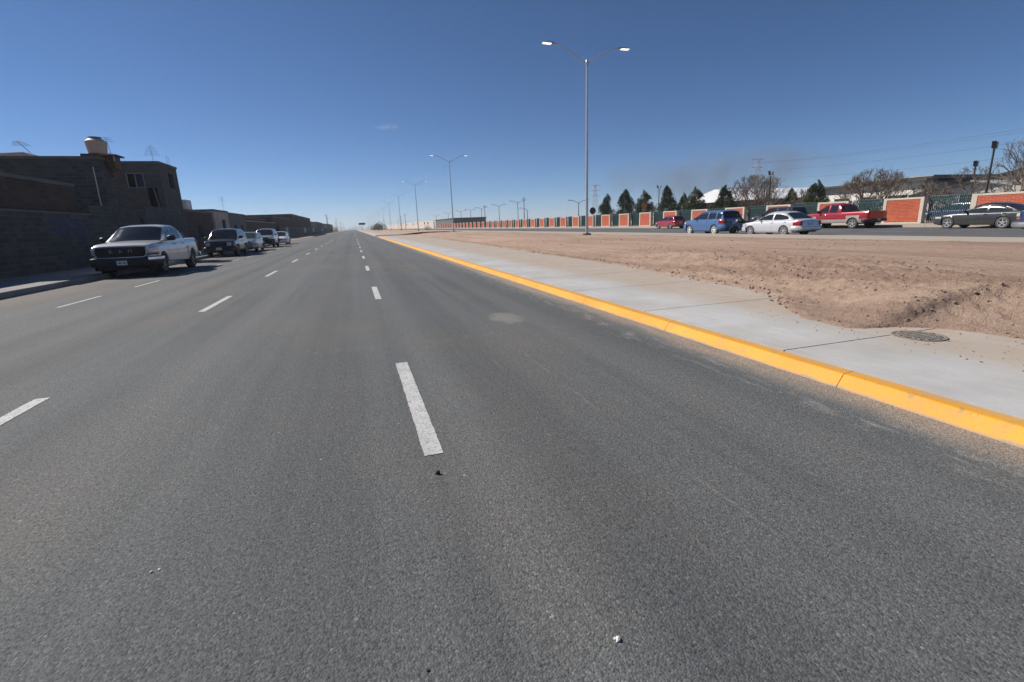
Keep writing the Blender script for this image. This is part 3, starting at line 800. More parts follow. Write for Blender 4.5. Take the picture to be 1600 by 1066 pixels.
# ---------- pale grey-green wagon
def sedan(label, kind, pt, x, yf, z, rz, L=4.5, W=1.74, fw=.85, rw=3.42, r=.31, h=1.42, style='sedan', rim=None, glass=None, tyre=None, spokes=5, sill=.21, belt=.90, hood=.78, clad=None, name='parked_car', tails=None):
    if style == 'sedan':
        top = [(0,hood-.14),(.08,hood-.04),(.25,hood),(1.15,belt-.02),(3.5,belt+.02),(L-.25,belt+.02),(L-.05,belt-.04),(L,belt-.12)]
        cab = [(1.05,belt-.04),(1.22,belt+.03),(1.95,h-.08),(2.2,h-.015),(2.6,h),(3.0,h-.02),(3.3,h-.10),(3.95,belt+.05),(4.1,belt-.03)]
    elif style == 'coupe':
        top = [(0,hood-.16),(.10,hood-.05),(.3,hood),(1.25,belt-.03),(3.5,belt+.02),(L-.35,belt+.05),(L-.06,belt+.0),(L,belt-.10)]
        cab = [(1.15,belt-.05),(1.35,belt+.03),(2.15,h-.08),(2.45,h-.015),(2.8,h),(3.25,h-.04),(3.6,h-.13),(4.25,belt+.06),(4.45,belt-.02)]
    elif style == 'hatch':
        top = [(0,hood-.12),(.08,hood-.03),(.25,hood+.02),(.95,belt),(L-.2,belt+.03),(L,belt-.04)]
        cab = [(.85,belt-.03),(1.0,belt+.04),(1.75,h-.09),(2.0,h-.02),(2.4,h),(L-.75,h-.02),(L-.45,h-.08),(L-.10,belt+.05),(L-.04,belt-.02)]
    else:
        top = [(0,hood-.10),(.05,hood-.02),(.2,hood+.03),(1.1,belt),(L-.15,belt+.02),(L,belt-.03)]
        cab = [(1.0,belt-.03),(1.15,belt+.04),(1.78,h-.09),(2.0,h-.02),(2.4,h),(L-.55,h-.02),(L-.32,h-.07),(L-.10,belt+.05),(L-.04,belt-.02)]
    c = Car(L, W, fw, rw, r, top, cab, belt, sill=sill, tum=.30 if style in ('sedan','coupe') else .24, nose=.6, nosek=.20, tailk=.13)
    t = thing(name, label, kind, (x, yf-L/2*math.cos(rz), z), rz)
    c.body(pt, t); c.under(t); c.wheels(t, tyre or M['dustytyre'], rim or M['rim'], spokes, .68, .20)
    G = glass or M['glass']
    a, b = cab[1][0]+.03, cab[3][0]-.08
    c.screen('windshield', G, t, a, b, .9)
    if style in ('sedan', 'coupe'): c.screen('rear_window', G, t, cab[6][0]+.02, cab[7][0]-.06, .88)
    else: c.screen('rear_window', G, t, cab[6][0]+.02, cab[7][0]-.02, .86)
    m0 = lerp(cab[2][0], cab[6][0], .42 if style != 'hatch' else .5)
    e = cab[6][0]+(.32 if style in ('sedan','coupe') else .06)
    hi_ = .05 if style == 'coupe' else .075
    c.sidewin(G, t, cab[1][0]+.22, m0-.05, hi=hi_); c.sidewin(G, t, m0+.05, e if style in ('sedan','coupe','hatch') else e-.55, hi=hi_, taper1=.03)
    if style == 'suv': c.sidewin(G, t, e-.46, e-.02, hi=.08, taper1=.12)
    c.wrap('front_bumper', clad or pt, t, -.98, .98, sill+.05, hood-.22, 1, .05, 20, .04)
    c.wrap('grille', M['dark'], t, -.45, .45, hood-.20, hood-.09, 1, .045, 8)
    for q in (1, -1):
        c.wrap('headlight', M['headl'], t, .55*q, .95*q, hood-.21, hood-.07, 1, .02, 8, .01)
    c.wrap('rear_bumper', clad or pt, t, -.98, .98, sill+.12, belt-.36, -1, .06, 20, .04)
    tz0, tz1 = tails or (belt-.30, belt-.05)
    for q in (1, -1):
        c.wrap('tail_light', M['redl'], t, .60*q, .93*q, tz0, tz1, -1, .02, 8, .01)
    c.plate(t, -1, belt-.30, off=.05, w=.30, h=.14); c.plate(t, 1, sill+.16, off=.11, w=.30, h=.14)
    c.mirrors(t, M['blackpl'] if clad else pt, cab[1][0]+.36, belt+.03, .9)
    c.strip('door', pt, t, cab[1][0]+.18, m0-.01, .10, .95, one=False); c.strip('door', pt, t, m0+.02, rw-.30 if rw-.30 > m0+.5 else m0+.55, .10, .95, one=False)
    c.handles(t, pt, (m0-.12, min(rw-.05, m0+.85)), .86)
    if clad:
        c.strip('rocker_panel', clad, t, fw+.36, rw-.36, .0, .13, off=.012, one=False)
        c.strip('wheel_arch_trim', clad, t, fw-.42, fw+.42, 0, .62, off=.015, one=False); c.strip('wheel_arch_trim', clad, t, rw-.42, rw+.42, 0, .62, off=.015, one=False)
    return t, c
sedan('pale grey green hatchback parked between the black SUV and the silver SUV', 'car', P['sage'], -8.35, 43.0, 0, PI, L=4.3, W=1.74, fw=.85, rw=3.45, h=1.50, style='suv', glass=M['glass2'], tyre=M['tyre'], rim=M['rimdk'], belt=.95, hood=.86)
sedan('light silver tall SUV right behind the pale grey green hatchback on the left', 'SUV', P['silver2'], -8.35, 51.9, 0, PI, L=4.4, W=1.82, fw=.85, rw=3.47, r=.36, h=1.78, style='suv', tyre=M['tyre'], rim=M['rimdk'], sill=.36, belt=1.12, hood=1.04, clad=M['blackpl'])
sedan('small white hatchback, last in the row of cars on the left', 'car', P['white'], -8.2, 61.0, 0, PI, L=3.9, W=1.66, fw=.75, rw=3.2, h=1.46, style='hatch', tyre=M['tyre'], rim=M['rimdk'])
# ---------- right hand carriageway
RZ = .10
sedan('blue compact SUV with white wheels, parked in front of the pale silver sedan', 'SUV', P['blue'], 24.92, 31.98, RZ, 0, L=4.3, W=1.82, fw=.80, rw=3.44, r=.345, h=1.66, style='suv', rim=simple('white_rim',(.80,.80,.78),.35,.1), spokes=5, sill=.25, belt=1.05, hood=.98, tails=(.80,1.05))
sedan('pale silver sedan with dark tail, parked nose to the blue SUV by the median', 'sedan', P['pearl'], 24.88, 26.05, RZ, 0, L=4.42, W=1.72, fw=.82, rw=3.37, r=.305, h=1.42, style='sedan', rim=M['rim'], spokes=7)
sedan('dark graphite sedan with alloy wheels parked before the brick wall on the far right', 'sedan', P['graphite'], 36.42, 22.0, RZ, 0, L=4.83, W=1.80, fw=.80, rw=3.58, r=.335, h=1.46, style='coupe', rim=M['rim'], spokes=5, belt=.93, hood=.80)
sedan('small crimson hatchback parked alone by the brick and green fence', 'hatchback', P['red2'], 36.35, 52.75, RZ, 0, L=3.9, W=1.68, fw=.72, rw=3.12, r=.29, h=1.48, style='hatch', rim=M['rim'], spokes=6)
sedan('black tall SUV half hidden behind the pale silver sedan', 'SUV', P['black'], 36.5, 37.4, RZ, 0, L=4.7, W=1.9, fw=.88, rw=3.7, r=.37, h=1.82, style='suv', sill=.30, belt=1.12, hood=1.08, tyre=M['tyre'])
# ---------- two-tone red pickup
def redpick(label, pt, x, yf, z, rz, low, bedrail=True):
    L = 5.6
    c = Car(L, 1.96, .93, 4.50, .37, [(0,.98),(.06,1.06),(.25,1.10),(1.25,1.18),(3.3,1.20),(L,1.24)],
        [(1.2,1.14),(1.34,1.23),(1.98,1.74),(2.2,1.82),(2.6,1.85),(3.05,1.84),(3.28,1.78),(3.40,1.66),(3.50,1.25)], 1.18, sill=.40, tum=.24, nose=.5, nosek=.12, tailk=.03, bed=(3.58,L-.06,.82), archk=1.20)
    t = thing('pickup_truck', label, 'pickup truck', (x, yf-L/2*math.cos(rz), z), rz)
    c.body(pt, t); c.under(t); c.wheels(t, M['dustytyre'], M['rim'], 5, .66, .24)
    c.screen('windshield', M['glass'], t, 1.34, 2.06, .9)
    c.sidewin(M['glass'], t, 1.62, 2.40); c.sidewin(M['glass'], t, 2.52, 3.18)
    mb = MB(); mb.box(-.60, .60, c.Y(3.55), c.Y(3.51), 1.32, 1.66); mb.build('rear_window', M['glass'], t)
    c.strip('lower_panel', low, t, .06, L-.05, .0, .36, off=.008, one=False)
    c.strip('wheel_arch_trim', low, t, .93-.52, .93+.52, .05, .68, off=.03, one=False); c.strip('wheel_arch_trim', low, t, 4.50-.52, 4.50+.52, .05, .68, off=.03, one=False)
    c.strip('door', pt, t, 1.52, 2.44, .38, .93, one=False); c.strip('door', pt, t, 2.47, 3.25, .38, .93, one=False); c.handles(t, M['chrome'], (2.25,), .82)
    c.wrap('front_bumper', M['steel'], t, -.97, .97, .46, .68, 1, .12, 20, .04); c.wrap('grille', M['dark'], t, -.5, .5, .74, .98, 1, .03, 8)
    for q in (1, -1):
        c.wrap('headlight', M['headl'], t, .58*q, .78*q, .87, 1.00, 1, .025, 6); c.wrap('indicator', M['amber'], t, .60*q, .80*q, .77, .845, 1, .02, 6)
        c.wrap('tail_light', M['redl'], t, .725*q, .80*q, .80, 1.16, -1, .012, 4)
    c.wrap('rear_bumper', M['blackpl'], t, -.9, .9, .50, .68, -1, .13, 14, .02)
    mb = MB(); mb.box(-.80, .80, c.Y(L+.02), c.Y(L-.02), .74, 1.22); mb.build('tailgate', pt, t)
    c.plate(t, -1, .54, off=.17); c.mirrors(t, M['blackpl'], 1.66, 1.20, 1.2)
    return t
redpick('two tone red pickup with beige lower panels parked before the brick wall', P['red'], 36.5, 31.9, RZ, 0, P['beige'])
redpick('navy blue pickup nose cut off by the right edge of the picture', P['navy'], 25.05, 12.12, RZ, 0, P['navy'])

# ================================================================== LEFT SIDE: walls and houses
def wallYdir(mb, x0, x1, y0, y1, z0, z1, ops=()):      # wall in the plane of Y, openings (ya, yb, za, zb)
    yc = sorted({y0, y1, *[q for o in ops for q in o[:2]]}); zc = sorted({z0, z1, *[q for o in ops for q in o[2:]]})
    for a, b in zip(yc, yc[1:]):
        for c, d in zip(zc, zc[1:]):
            if any(o[0] <= a and b <= o[1] and o[2] <= c and d <= o[3] for o in ops): continue
            mb.box(x0, x1, a, b, c, d)
def wallXdir(mb, y0, y1, x0, x1, z0, z1, ops=()):
    xc = sorted({x0, x1, *[q for o in ops for q in o[:2]]}); zc = sorted({z0, z1, *[q for o in ops for q in o[2:]]})
    for a, b in zip(xc, xc[1:]):
        for c, d in zip(zc, zc[1:]):
            if any(o[0] <= a and b <= o[1] and o[2] <= c and d <= o[3] for o in ops): continue
            mb.box(a, b, y0, y1, c, d)
def scrib(seed, x, y0, z0, w, h, n, rad, strokes):
    rr = random.Random(seed); mb = MB()
    px, pz = 0, .5; pts = []
    for i in range(n*strokes):
        t = i/(n*strokes-1)
        yy = t*w+.35*w/strokes*math.sin(i*1.9+seed); zz = h*(.5+.5*math.sin(i*2.4+rr.random()*2))
        pts.append((y0+yy, z0+zz))
    sm = []
    for i in range(len(pts)-1):
        for j in range(4):
            t = j/4; sm.append((lerp(pts[i][0], pts[i+1][0], t*t*(3-2*t)), lerp(pts[i][1], pts[i+1][1], t)))
    g = []
    for i, (yy, zz) in enumerate(sm):
        a = rad*(.8+.3*math.sin(i)); g.append([(x+.0005*(i % 3), yy-a*.5, zz-a), (x+.0005*(i % 3), yy+a*.5, zz+a)])
    mb.grid(g); return mb
t = thing('block_wall', 'long grey block wall with blue graffiti in the left foreground', 'wall', (-12.35, 10, 0))
def B(mb, name, mat, t, smooth=False):
    # parts are written in world coordinates and shifted to their thing
    lx, ly, lz = t.location if t.parent is None else (0,0,0)
    r = t
    while r.parent: r = r.parent
    lx, ly, lz = r.location
    mb.v = [(a-lx, b-ly, c-lz) for a, b, c in mb.v]
    return mb.build(name, mat, t, smooth)
mb = MB(); mb.box(-12.5, -12.2, -12, 29.46, -.03, 2.58); B(mb, 'wall_face', M['block'], t)
mb = MB(); mb.box(-12.53, -12.17, -12, 29.46, 2.582, 2.66); B(mb, 'coping', M['greyplaster'], t)
B(scrib(2, -12.194, 25.7, 1.75, 3.0, .75, 7, .05, 3), 'graffiti', M['graf1'], t)
B(scrib(5, -12.194, 26.4, 1.55, 2.4, .5, 6, .04, 3), 'graffiti', M['graf1'], t)
B(scrib(9, -12.194, 21.3, 1.2, 1.9, .9, 6, .055, 2), 'graffiti', M['graf2'], t)
B(scrib(4, -12.194, 20.0, .25, 2.2, .4, 6, .035, 3), 'graffiti', M['graf2'], t)
t = thing('annex_building', 'brownish block annex rising behind the graffiti wall at the left edge', 'building', (-16, 26, 0))
mb = MB(); wallYdir(mb, -20, -12.56, 22.3, 29.4, -.03, 3.9); B(mb, 'wall_face', M['block2'], t)
mb = MB(); mb.box(-20, -12.52, 22.26, 29.44, 3.902, 4.05); B(mb, 'roof_slab', M['greyplaster'], t)
t = thing('block_wall', 'grey block wall with a dark maroon gate, behind the silver pickup', 'wall', (-12.35, 33, 0))
mb = MB(); wallYdir(mb, -12.5, -12.2, 29.5, 36.4, -.03, 3.08, [(34.6, 35.8, -.03, 2.55)]); B(mb, 'wall_face', M['block'], t)
mb = MB(); mb.box(-12.42, -12.32, 34.6, 35.8, .16, 2.55); gt = B(mb, 'gate', simple('maroon_gate', (.05,.018,.02), .6), t)
B(scrib(13, -12.194, 30.4, .9, 1.8, .7, 6, .045, 3), 'graffiti', M['graf1'], t)
t = thing('block_wall', 'taller grey block wall in front of the two storey house with the window', 'wall', (-12.35, 40, 0))
mb = MB(); mb.box(-12.5, -12.2, 36.44, 44.1, -.03, 3.36); B(mb, 'wall_face', M['block'], t)
B(scrib(21, -12.194, 39.5, .8, 3.4, .9, 6, .045, 4), 'graffiti', M['graf3'], t)
t = thing('block_house', 'dark two storey block house carrying the beige water tank', 'house', (-17, 35, 0))
mb = MB(); mb.box(-24, -13, 33.7, 36.1, -.03, 5.72); B(mb, 'wall_face', M['block'], t)
mb = MB(); mb.box(-24.06, -12.94, 33.64, 36.16, 5.724, 5.86); B(mb, 'parapet', M['greyplaster'], t)
mb = MB(); mb.box(-12.97, -12.90, 35.0, 36.1, 4.9, 5.6); B(mb, 'rusty_patch', M['rust'], t)
mb = MB(); mb.tube([(-13.25, 33.6, 5.3), (-13.28, 33.6, 3.0)], .025, 6); B(mb, 'drain_pipe', M['galv'], t)
mb = MB(); mb.add([(-19,34.0,5.864),(-16.0,34.0,5.864),(-16.0,35.8,5.864),(-19,35.8,5.864),(-19,34.3,6.02),(-16.5,34.3,6.14),(-16.5,35.5,6.14),(-19,35.5,6.02)],[(0,1,5,4),(1,2,6,5),(2,3,7,6),(3,0,4,7),(4,5,6,7)]); B(mb, 'roof_hump', M['block2'], t)
mb = MB(); mb.box(-13.75, -12.98, 33.72, 34.7, 5.862, 6.0); st = B(mb, 'tank_stand', M['rust'], t)
mb = MB(); mb.box(-12.92, -12.55, 34.5, 35.4, 5.3, 5.98); mb.box(-13.0, -12.35, 34.4, 35.5, 5.984, 6.06); B(mb, 'chimney', M['rust'], t)
t = thing('water_tank', 'beige plastic water tank with dark lid on the house roof', 'water tank', (-13.12, 34.25, 6.0))
mb = MB(); mb.lathe([(0,0),(.40,0),(.42,.05),(.50,.62),(.505,.66),(.49,.70),(.30,.84),(.28,.86)], n=28); mb.build('tank_body', M['tank'], t, 30)
mb = MB(); mb.lathe([(.28,.845),(.30,.86),(.30,.92),(.1,.95),(0,.95)], n=24); mb.build('lid', M['tanklid'], t, 30)
mb = MB(); mb.lathe([(.425,.02),(.445,.02),(.445,.05),(.425,.05)], n=28); mb.build('base_ring', M['rust'], t, 30)
mb = MB(); mb.tube([(.4,.2,.1),(.62,.2,.1),(.62,.2,-.3)], .025, 6); mb.build('pipe', M['galv'], t, 40)
def antenna(label, x, y, z, h, n, lean=0., az=0.):
    t = thing('tv_antenna', label, 'antenna', (x, y, z))
    mb = MB(); top = Vector((lean*h, 0, h)); mb.tube([(0,0,0), top], .018, 6); mb.build('mast', M['galv'], t)
    mb = MB(); ca, sa = math.cos(az), math.sin(az)
    for i in range(n):
        c = top*(1-.11*i); w = .22+.06*i
        mb.tube([(c.x-w*ca, c.y-w*sa, c.z), (c.x+w*ca, c.y+w*sa, c.z)], .011, 5)
    mb.build('elements', M['galv'], t)
antenna('leaning aerial on the hump of the leftmost roof', -16.2, 34.4, 6.08, .62, 4, -.8)
antenna('thin aerial rising behind the beige water tank', -12.85, 35.2, 6.06, 1.0, 3, -.12)
antenna('multi bar aerial on the roof edge of the house with the window', -13.6, 44.2, 6.8, 1.15, 6, -.05)
t = thing('block_house', 'dark two storey block house with a framed window and a side opening', 'house', (-15.5, 45, 0))
mb = MB()
wallXdir(mb, 43.03, 43.25, -19, -13, -.03, 6.6, [(-15.13, -14.05, 4.92, 5.95), (-14.0, -13.35, 3.2, 4.95)])
wallYdir(mb, -13.22, -13.0, 43.252, 46.85, -.03, 6.6, [(44.72, 45.82, 5.02, 6.14)])
mb.box(-19, -13.22, 46.6, 46.85, -.03, 6.6); mb.box(-19.2, -19, 43.03, 46.85, -.03, 6.6)
B(mb, 'wall_face', M['block'], t)
mb = MB(); mb.box(-19.2, -12.93, 42.97, 46.9, 6.604, 6.76); B(mb, 'roof_slab', M['greyplaster'], t)
mb = MB(); mb.box(-18.9, -13.3, 44.4, 44.5, 3.0, 6.6); mb.box(-14.6, -14.5, 43.3, 46.6, 3.0, 6.6); B(mb, 'inner_wall', M['void'], t)
mb = MB()
for a, b in ((-15.13, -15.07), (-14.62, -14.56), (-14.11, -14.05)): mb.box(a, b, 43.0, 43.06, 4.92, 5.95)
mb.box(-15.07, -14.11, 43.0, 43.06, 5.90, 5.95); mb.box(-15.07, -14.11, 43.0, 43.06, 4.92, 4.97); w = B(mb, 'window_frame', M['frame'], t)
mb = MB(); mb.box(-14.56, -14.11, 43.09, 43.12, 4.97, 5.90); B(mb, 'curtain', M['curtain'], w)
mb = MB(); mb.tube([(-13.55, 42.9, 4.95), (-13.36, 42.9, 3.3)], .03, 6); B(mb, 'leaning_rod', M['frame'], t)
mb = MB()
for q in (0, .15): mb.tube([(-13.2, 45.9+q*3, 6.76), (-13.25, 45.9+q*3, 7.5)], .012, 5)
B(mb, 'rebar', M['wire'], t)
# the row farther on
def house(label, x0, x1, y0, y1, z, mat, capm='greyplaster', ops=(), base=-.03, name='flat_house', win=()):
    t = thing(name, label, 'house', ((x0+x1)/2, (y0+y1)/2, 0))
    mb = MB(); mb.box(x0, x1, y0, y1, base, z-.18); B(mb, 'wall_face', mat, t)
    mb = MB(); mb.box(x0-.06, x1+.06, y0-.06, y1+.06, z-.176, z); B(mb, 'roof_slab', M[capm], t)
    for (a, b, c, d, kind) in win:
        if kind == 'y':      # on the street side
            mb = MB(); mb.box(x1-.02, x1+.03, a, b, c, d); w = B(mb, 'window', M['void'], t)
            mb = MB(); mb.box(x1+.03, x1+.09, a-.08, b+.08, c-.1, c-.003); B(mb, 'sill', M['greyplaster'], w)
        else:
            mb = MB(); mb.box(a, b, y0-.03, y0+.02, c, d); w = B(mb, 'window', M['void'], t)
            mb = MB(); mb.box(a-.08, b+.08, y0-.09, y0-.03, c-.1, c-.003); B(mb, 'sill', M['greyplaster'], w)
    return t
house('low brownish house with a small white rooftop cistern', -20, -13, 47.0, 54.9, 3.55, M['block2'], win=[(50.0, 51.2, 1.2, 2.3, 'y')])
t = thing('cistern', 'small white block cistern with a dark opening on the low brown roof', 'cistern', (-14.2, 49, 3.55))
mb = MB(); wallXdir(mb, 48.5, 48.6, -15.3, -13.2, 3.552, 4.32, [(-14.75, -14.3, 3.552, 4.1)]); mb.box(-15.3, -15.2, 48.6, 50, 3.552, 4.32); mb.box(-13.3, -13.2, 48.6, 50, 3.552, 4.32); mb.box(-15.2, -13.3, 49.9, 50, 3.552, 4.32); mb.box(-15.3, -13.2, 48.5, 50, 4.322, 4.38)
B(mb, 'tank_body', M['tankw'], t)
mb = MB()
for x in (-14.2, -13.85): mb.tube([(x, 49, 4.38), (x, 49, 4.58), (x+.2, 49, 4.58), (x+.2, 49, 4.38)], .02, 6)
B(mb, 'pipe_loops', M['blackpl'], t)
house('tan plaster house front with a dark window, behind the black SUV', -20, -12.9, 55.3, 61.2, 3.85, M['adobe'], win=[(58.2, 59.4, 1.3, 2.9, 'y'), (-14.0, -13.2, 1.6, 2.7, 'x')])
house('grey plaster house with a low roof beside the tan house front', -20, -13, 61.6, 70.5, 3.75, M['greyplaster'], win=[(64, 65.2, 1.3, 2.4, 'y'), (67.5, 68.7, 1.3, 2.4, 'y')])
t = thing('block_wall', 'long low brown wall beyond the grey plaster house', 'wall', (-13.6, 85, 0)); mb = MB(); mb.box(-13.9, -13.5, 70.9, 99.6, -.03, 3.0); B(mb, 'wall_face', M['block2'], t)
mb = MB(); mb.box(-13.95, -13.45, 70.9, 99.6, 3.002, 3.1); B(mb, 'coping', M['adobe'], t)
house('flat brown building set behind the long low wall', -22, -15, 76, 99.5, 3.75, M['block2'], win=[(88, 90, 1.2, 2.6, 'y')])
house('long brown flat roofed block in the left distance', -26, -14, 100, 131, 4.3, M['block2'], win=[(106, 108, 1.2, 2.6, 'y'), (114, 116, 1.2, 2.6, 'y')])
house('tallest brown flat roofed block in the left distance', -26, -14, 131.5, 186, 5.6, M['block2'], win=[(150, 152, 1.4, 3, 'y'), (165, 167, 1.4, 3, 'y')])
house('grey block house beyond the tallest brown block', -26, -14, 187, 215, 4.6, M['greyplaster'])
house('second grey house in the far row on the left', -26, -14, 216, 250, 4.9, M['block'])
house('pale grey far house where the left row shrinks away', -26, -14, 252, 310, 4.7, M['greyplaster'])
house('last brown house of the far left row', -26, -14, 312, 380, 5.0, M['block2'])
t = thing('boundary_wall', 'low dark wall with pale painted squares in front of the far brown blocks', 'wall', (-13, 160, 0)); mb = MB(); mb.box(-13.4, -13.2, 102, 300, -.03, 2.4); B(mb, 'wall_face', M['block'], t)
for yy, w in ((111, 3.5), (150, 6), (181, 7), (232, 8)):
    mb = MB(); mb.box(-13.196, -13.18, yy, yy+w, 1.0, 2.3); B(mb, 'painted_square', M['frame'], t)
antenna('thin mast behind the grey plaster house', -13.6, 63, 3.75, 1.7, 3, 0)
antenna('short aerial on the far brown block', -15.5, 104, 4.3, 1.2, 3, .1)
for i, (x, y, z) in enumerate(((-15, 172, 5.6), (-15, 184, 5.6))): antenna(['mast on the roof of the tallest brown block', 'end mast on the roof of the tallest brown block'][i], x, y, z, 1.4, 2)

# ================================================================== STREET LAMPS ON THE MEDIAN
def lamp_proto():
    t = thing('street_lamp', 'x', 'street lamp', (16.4, 32.94, tz(16.4, 32.94)), 0, 'double armed street lamps along the median')
    mb = MB(); mb.lathe([(0,-.2),(.32,-.2),(.32,.06),(.28,.12),(.0,.12)], n=8); mb.build('footing', simple('dark_footing', (.11,.09,.075), .95, 0, .3, 5, .02), t)
    mb = MB(); mb.box(-.17, .17, -.17, .17, .121, .15); mb.build('base_plate', M['galv'], t)
    mb = MB(); mb.tube([(0,0,.151),(0,0,6),(0,0,11.55)], [.105,.085,.06], 12); mb.build('pole', M['galv'], t, 40)
    mb = MB(); mb.lathe([(.075,11.35),(.085,11.4),(.085,11.62),(.03,11.7),(0,11.7)], n=12); mb.build('collar', M['galv'], t, 40)
    for sg in (-1, 1):
        mb = MB(); mb.tube([(sg*.05,0,11.45),(sg*.8,0,11.86),(sg*1.6,0,12.27),(sg*2.1,0,12.46),(sg*2.5,0,12.52)], .036, 8); a = mb.build('arm', M['galv'], t, 40)
        mb = MB()
        prof = [(2.36,.06,.04),(2.42,.10,.06),(2.62,.15,.075),(3.1,.155,.06),(3.26,.13,.03),(3.30,.05,.012)]
        mb.loft([[(sg*x, w*u, 12.53+.02*(x-2.4)+h*vv) for u, vv in ((-1,-.35),(-1,.2),(-.6,.9),(0,1.1),(.6,.9),(1,.2),(1,-.35))] for x, w, h in prof])
        hd = mb.build('lamp_head', M['lampgrey'], t, 40)
        mb = MB(); mb.add([(sg*2.6,-.125,12.498),(sg*3.22,-.125,12.512),(sg*3.22,.125,12.512),(sg*2.6,.125,12.498),(sg*2.63,-.1,12.455),(sg*3.19,-.1,12.468),(sg*3.19,.1,12.468),(sg*2.63,.1,12.455)],
             [(4,5,6,7),(0,1,5,4),(1,2,6,5),(2,3,7,6),(3,0,4,7)]); mb.build('lens', M['lens'], hd)
    return t
lp = lamp_proto()
ordn = ['nearest tall double armed street lamp standing in the dirt median', 'second double armed street lamp along the median, left of the nearest', 'third double armed street lamp along the median', 'fourth double armed street lamp along the median']
for i in range(12):
    Y = 32.94+49.4*i-(0 if i < 1 else -1.4 if i == 1 else 0)
    lab = ordn[i] if i < 4 else 'tiny distant double armed street lamp near the vanishing point of the median'
    if i == 0: lp['label'] = lab
    else: dup(lp, (16.4, Y, tz(16.4, Y) if Y < 400 else .3), None, lab, scale=.985 if i == 1 else 1)

# ================================================================== RIGHT SIDE: brick and fence
GZ = .262
def brick_proto():
    t = thing('brick_wall', 'x', 'wall', (41.5, 22.0, GZ), 0, 'red brick wall sections along the far pavement')
    mb = MB(); mb.box(.03, .33, -1.26, 1.26, .10, 1.83); mb.build('brick_infill', M['brick'], t)
    mb = MB(); mb.box(0, .40, -1.5, -1.262, 0, 1.97); mb.box(0, .40, 1.262, 1.5, 0, 1.97); mb.box(0, .40, -1.262, 1.262, 1.832, 1.97); mb.box(0, .40, -1.262, 1.262, 0, .098); mb.build('concrete_frame', M['cap'], t)
    return t
def fence_proto():
    t = thing('metal_fence', 'x', 'fence', (42.05, 25.0, GZ), 0, 'green metal fence panels between the brick sections')
    mb = MB()
    for i in range(25):
        y = -1.44+i*.12; h = 1.98
        mb.box(-.03, .03, y-.024, y+.024, .09, h); mb.add([(-.03,y-.024,h),(.03,y-.024,h),(.03,y+.024,h),(-.03,y+.024,h),(0,y,h+.07)], [(0,1,4),(1,2,4),(2,3,4),(3,0,4)])
    mb.build('bars', M['fence'], t)
    mb = MB(); mb.box(-.036, .036, -1.5, 1.5, .22, .28); mb.box(-.036, .036, -1.5, 1.5, 1.72, 1.78); mb.build('rails', M['fence'], t)
    return t
bp = brick_proto(); fp = fence_proto()
for k in range(-1, 38):
    y = 22.0+6.03*k
    if k == -1: continue
    if k == 0: lab = 'red brick wall section behind the dark graphite sedan'
    elif k == 1: lab = 'red brick wall section right of the two tone red pickup, fully in view'
    elif k == 2: lab = 'red brick wall section just behind the cab of the red pickup'
    elif k == 3: lab = 'red brick wall section topping the black SUV roof'
    elif k == 4: lab = 'red brick wall section between the blue SUV and the black SUV'
    elif k == 5: lab = 'red brick wall section above the bonnet of the blue SUV'
    elif k == 6: lab = 'red brick wall section behind the small crimson hatchback'
    else: lab = 'small red brick wall section with pale frame in the distant receding row'
    if k == 0: bp['label'] = lab; bp.location = (41.5, 21.45, GZ); bp.scale = (1, 1.367, 1)
    else: dup(bp, (41.5, y, GZ), None, lab, scale=(1,1,1))
    y2 = y+3.015
    lab = ['green metal bar fence panel left of the graphite sedan', 'green metal bar fence panel above the bed of the red pickup', 'green metal bar fence panel between red pickup and black SUV', 'green metal bar fence panel left of the black SUV roof'][k] if k < 4 else 'small green fence panel in the distant receding row of brick sections'
    if k == 0: fp['label'] = lab; fp.location = (42.05, y2, GZ)
    else: dup(fp, (42.05, y2, GZ), None, lab)
# far end of the row
t = thing('flat_building', 'low dark grey flat roofed building behind the far end of the brick row', 'building', (50, 245, 0))
mb = MB(); mb.box(44, 60, 226, 275, -.03, 4.2); B(mb, 'wall_face', M['greyplaster'], t)
mb = MB(); mb.box(43.8, 60.2, 225.8, 275.2, 4.204, 4.7); B(mb, 'parapet', M['roofdark'], t)
t = thing('boundary_wall', 'long pale tan wall beyond the brick row in the distance', 'wall', (43.2, 400, 0))
mb = MB(); mb.box(43, 43.4, 276, 800, -.03, 4.4); B(mb, 'wall_face', M['tanwall'], t)
for y in (296, 310, 345, 372, 420, 470, 560):
    mb = MB(); mb.box(42.9, 42.996, y, y+3.5, 2.6, 3.9); B(mb, 'window', M['void'], t)
# round road sign seen from behind, and an orange disc farther on
t = thing('round_sign', 'dark round sign on a post before the brick row', 'sign', (40.6, 79.3, GZ))
mb = MB(); mb.tube([(0,0,0),(0,0,3.1)], .035, 8); mb.build('post', M['galv'], t)
mb = MB(); mb.lathe([(0,-.075),(.58,-.075),(.6,-.06),(.58,-.045),(0,-.045)], (0,0,2.75), 'y', 24); mb.build('disc', M['black_iron'], t, 40)
t = thing('round_sign', 'orange disc hanging before a pine behind the fence', 'sign', (44.2, 68.8, GZ))
mb = MB(); mb.tube([(0,0,0),(0,0,3.0)], .035, 8); mb.build('post', M['wood'], t)
mb = MB(); mb.lathe([(0,-.075),(.48,-.075),(.5,-.06),(.48,-.045),(0,-.045)], (0,0,3.05), 'y', 24); mb.build('disc', M['orange'], t, 40)

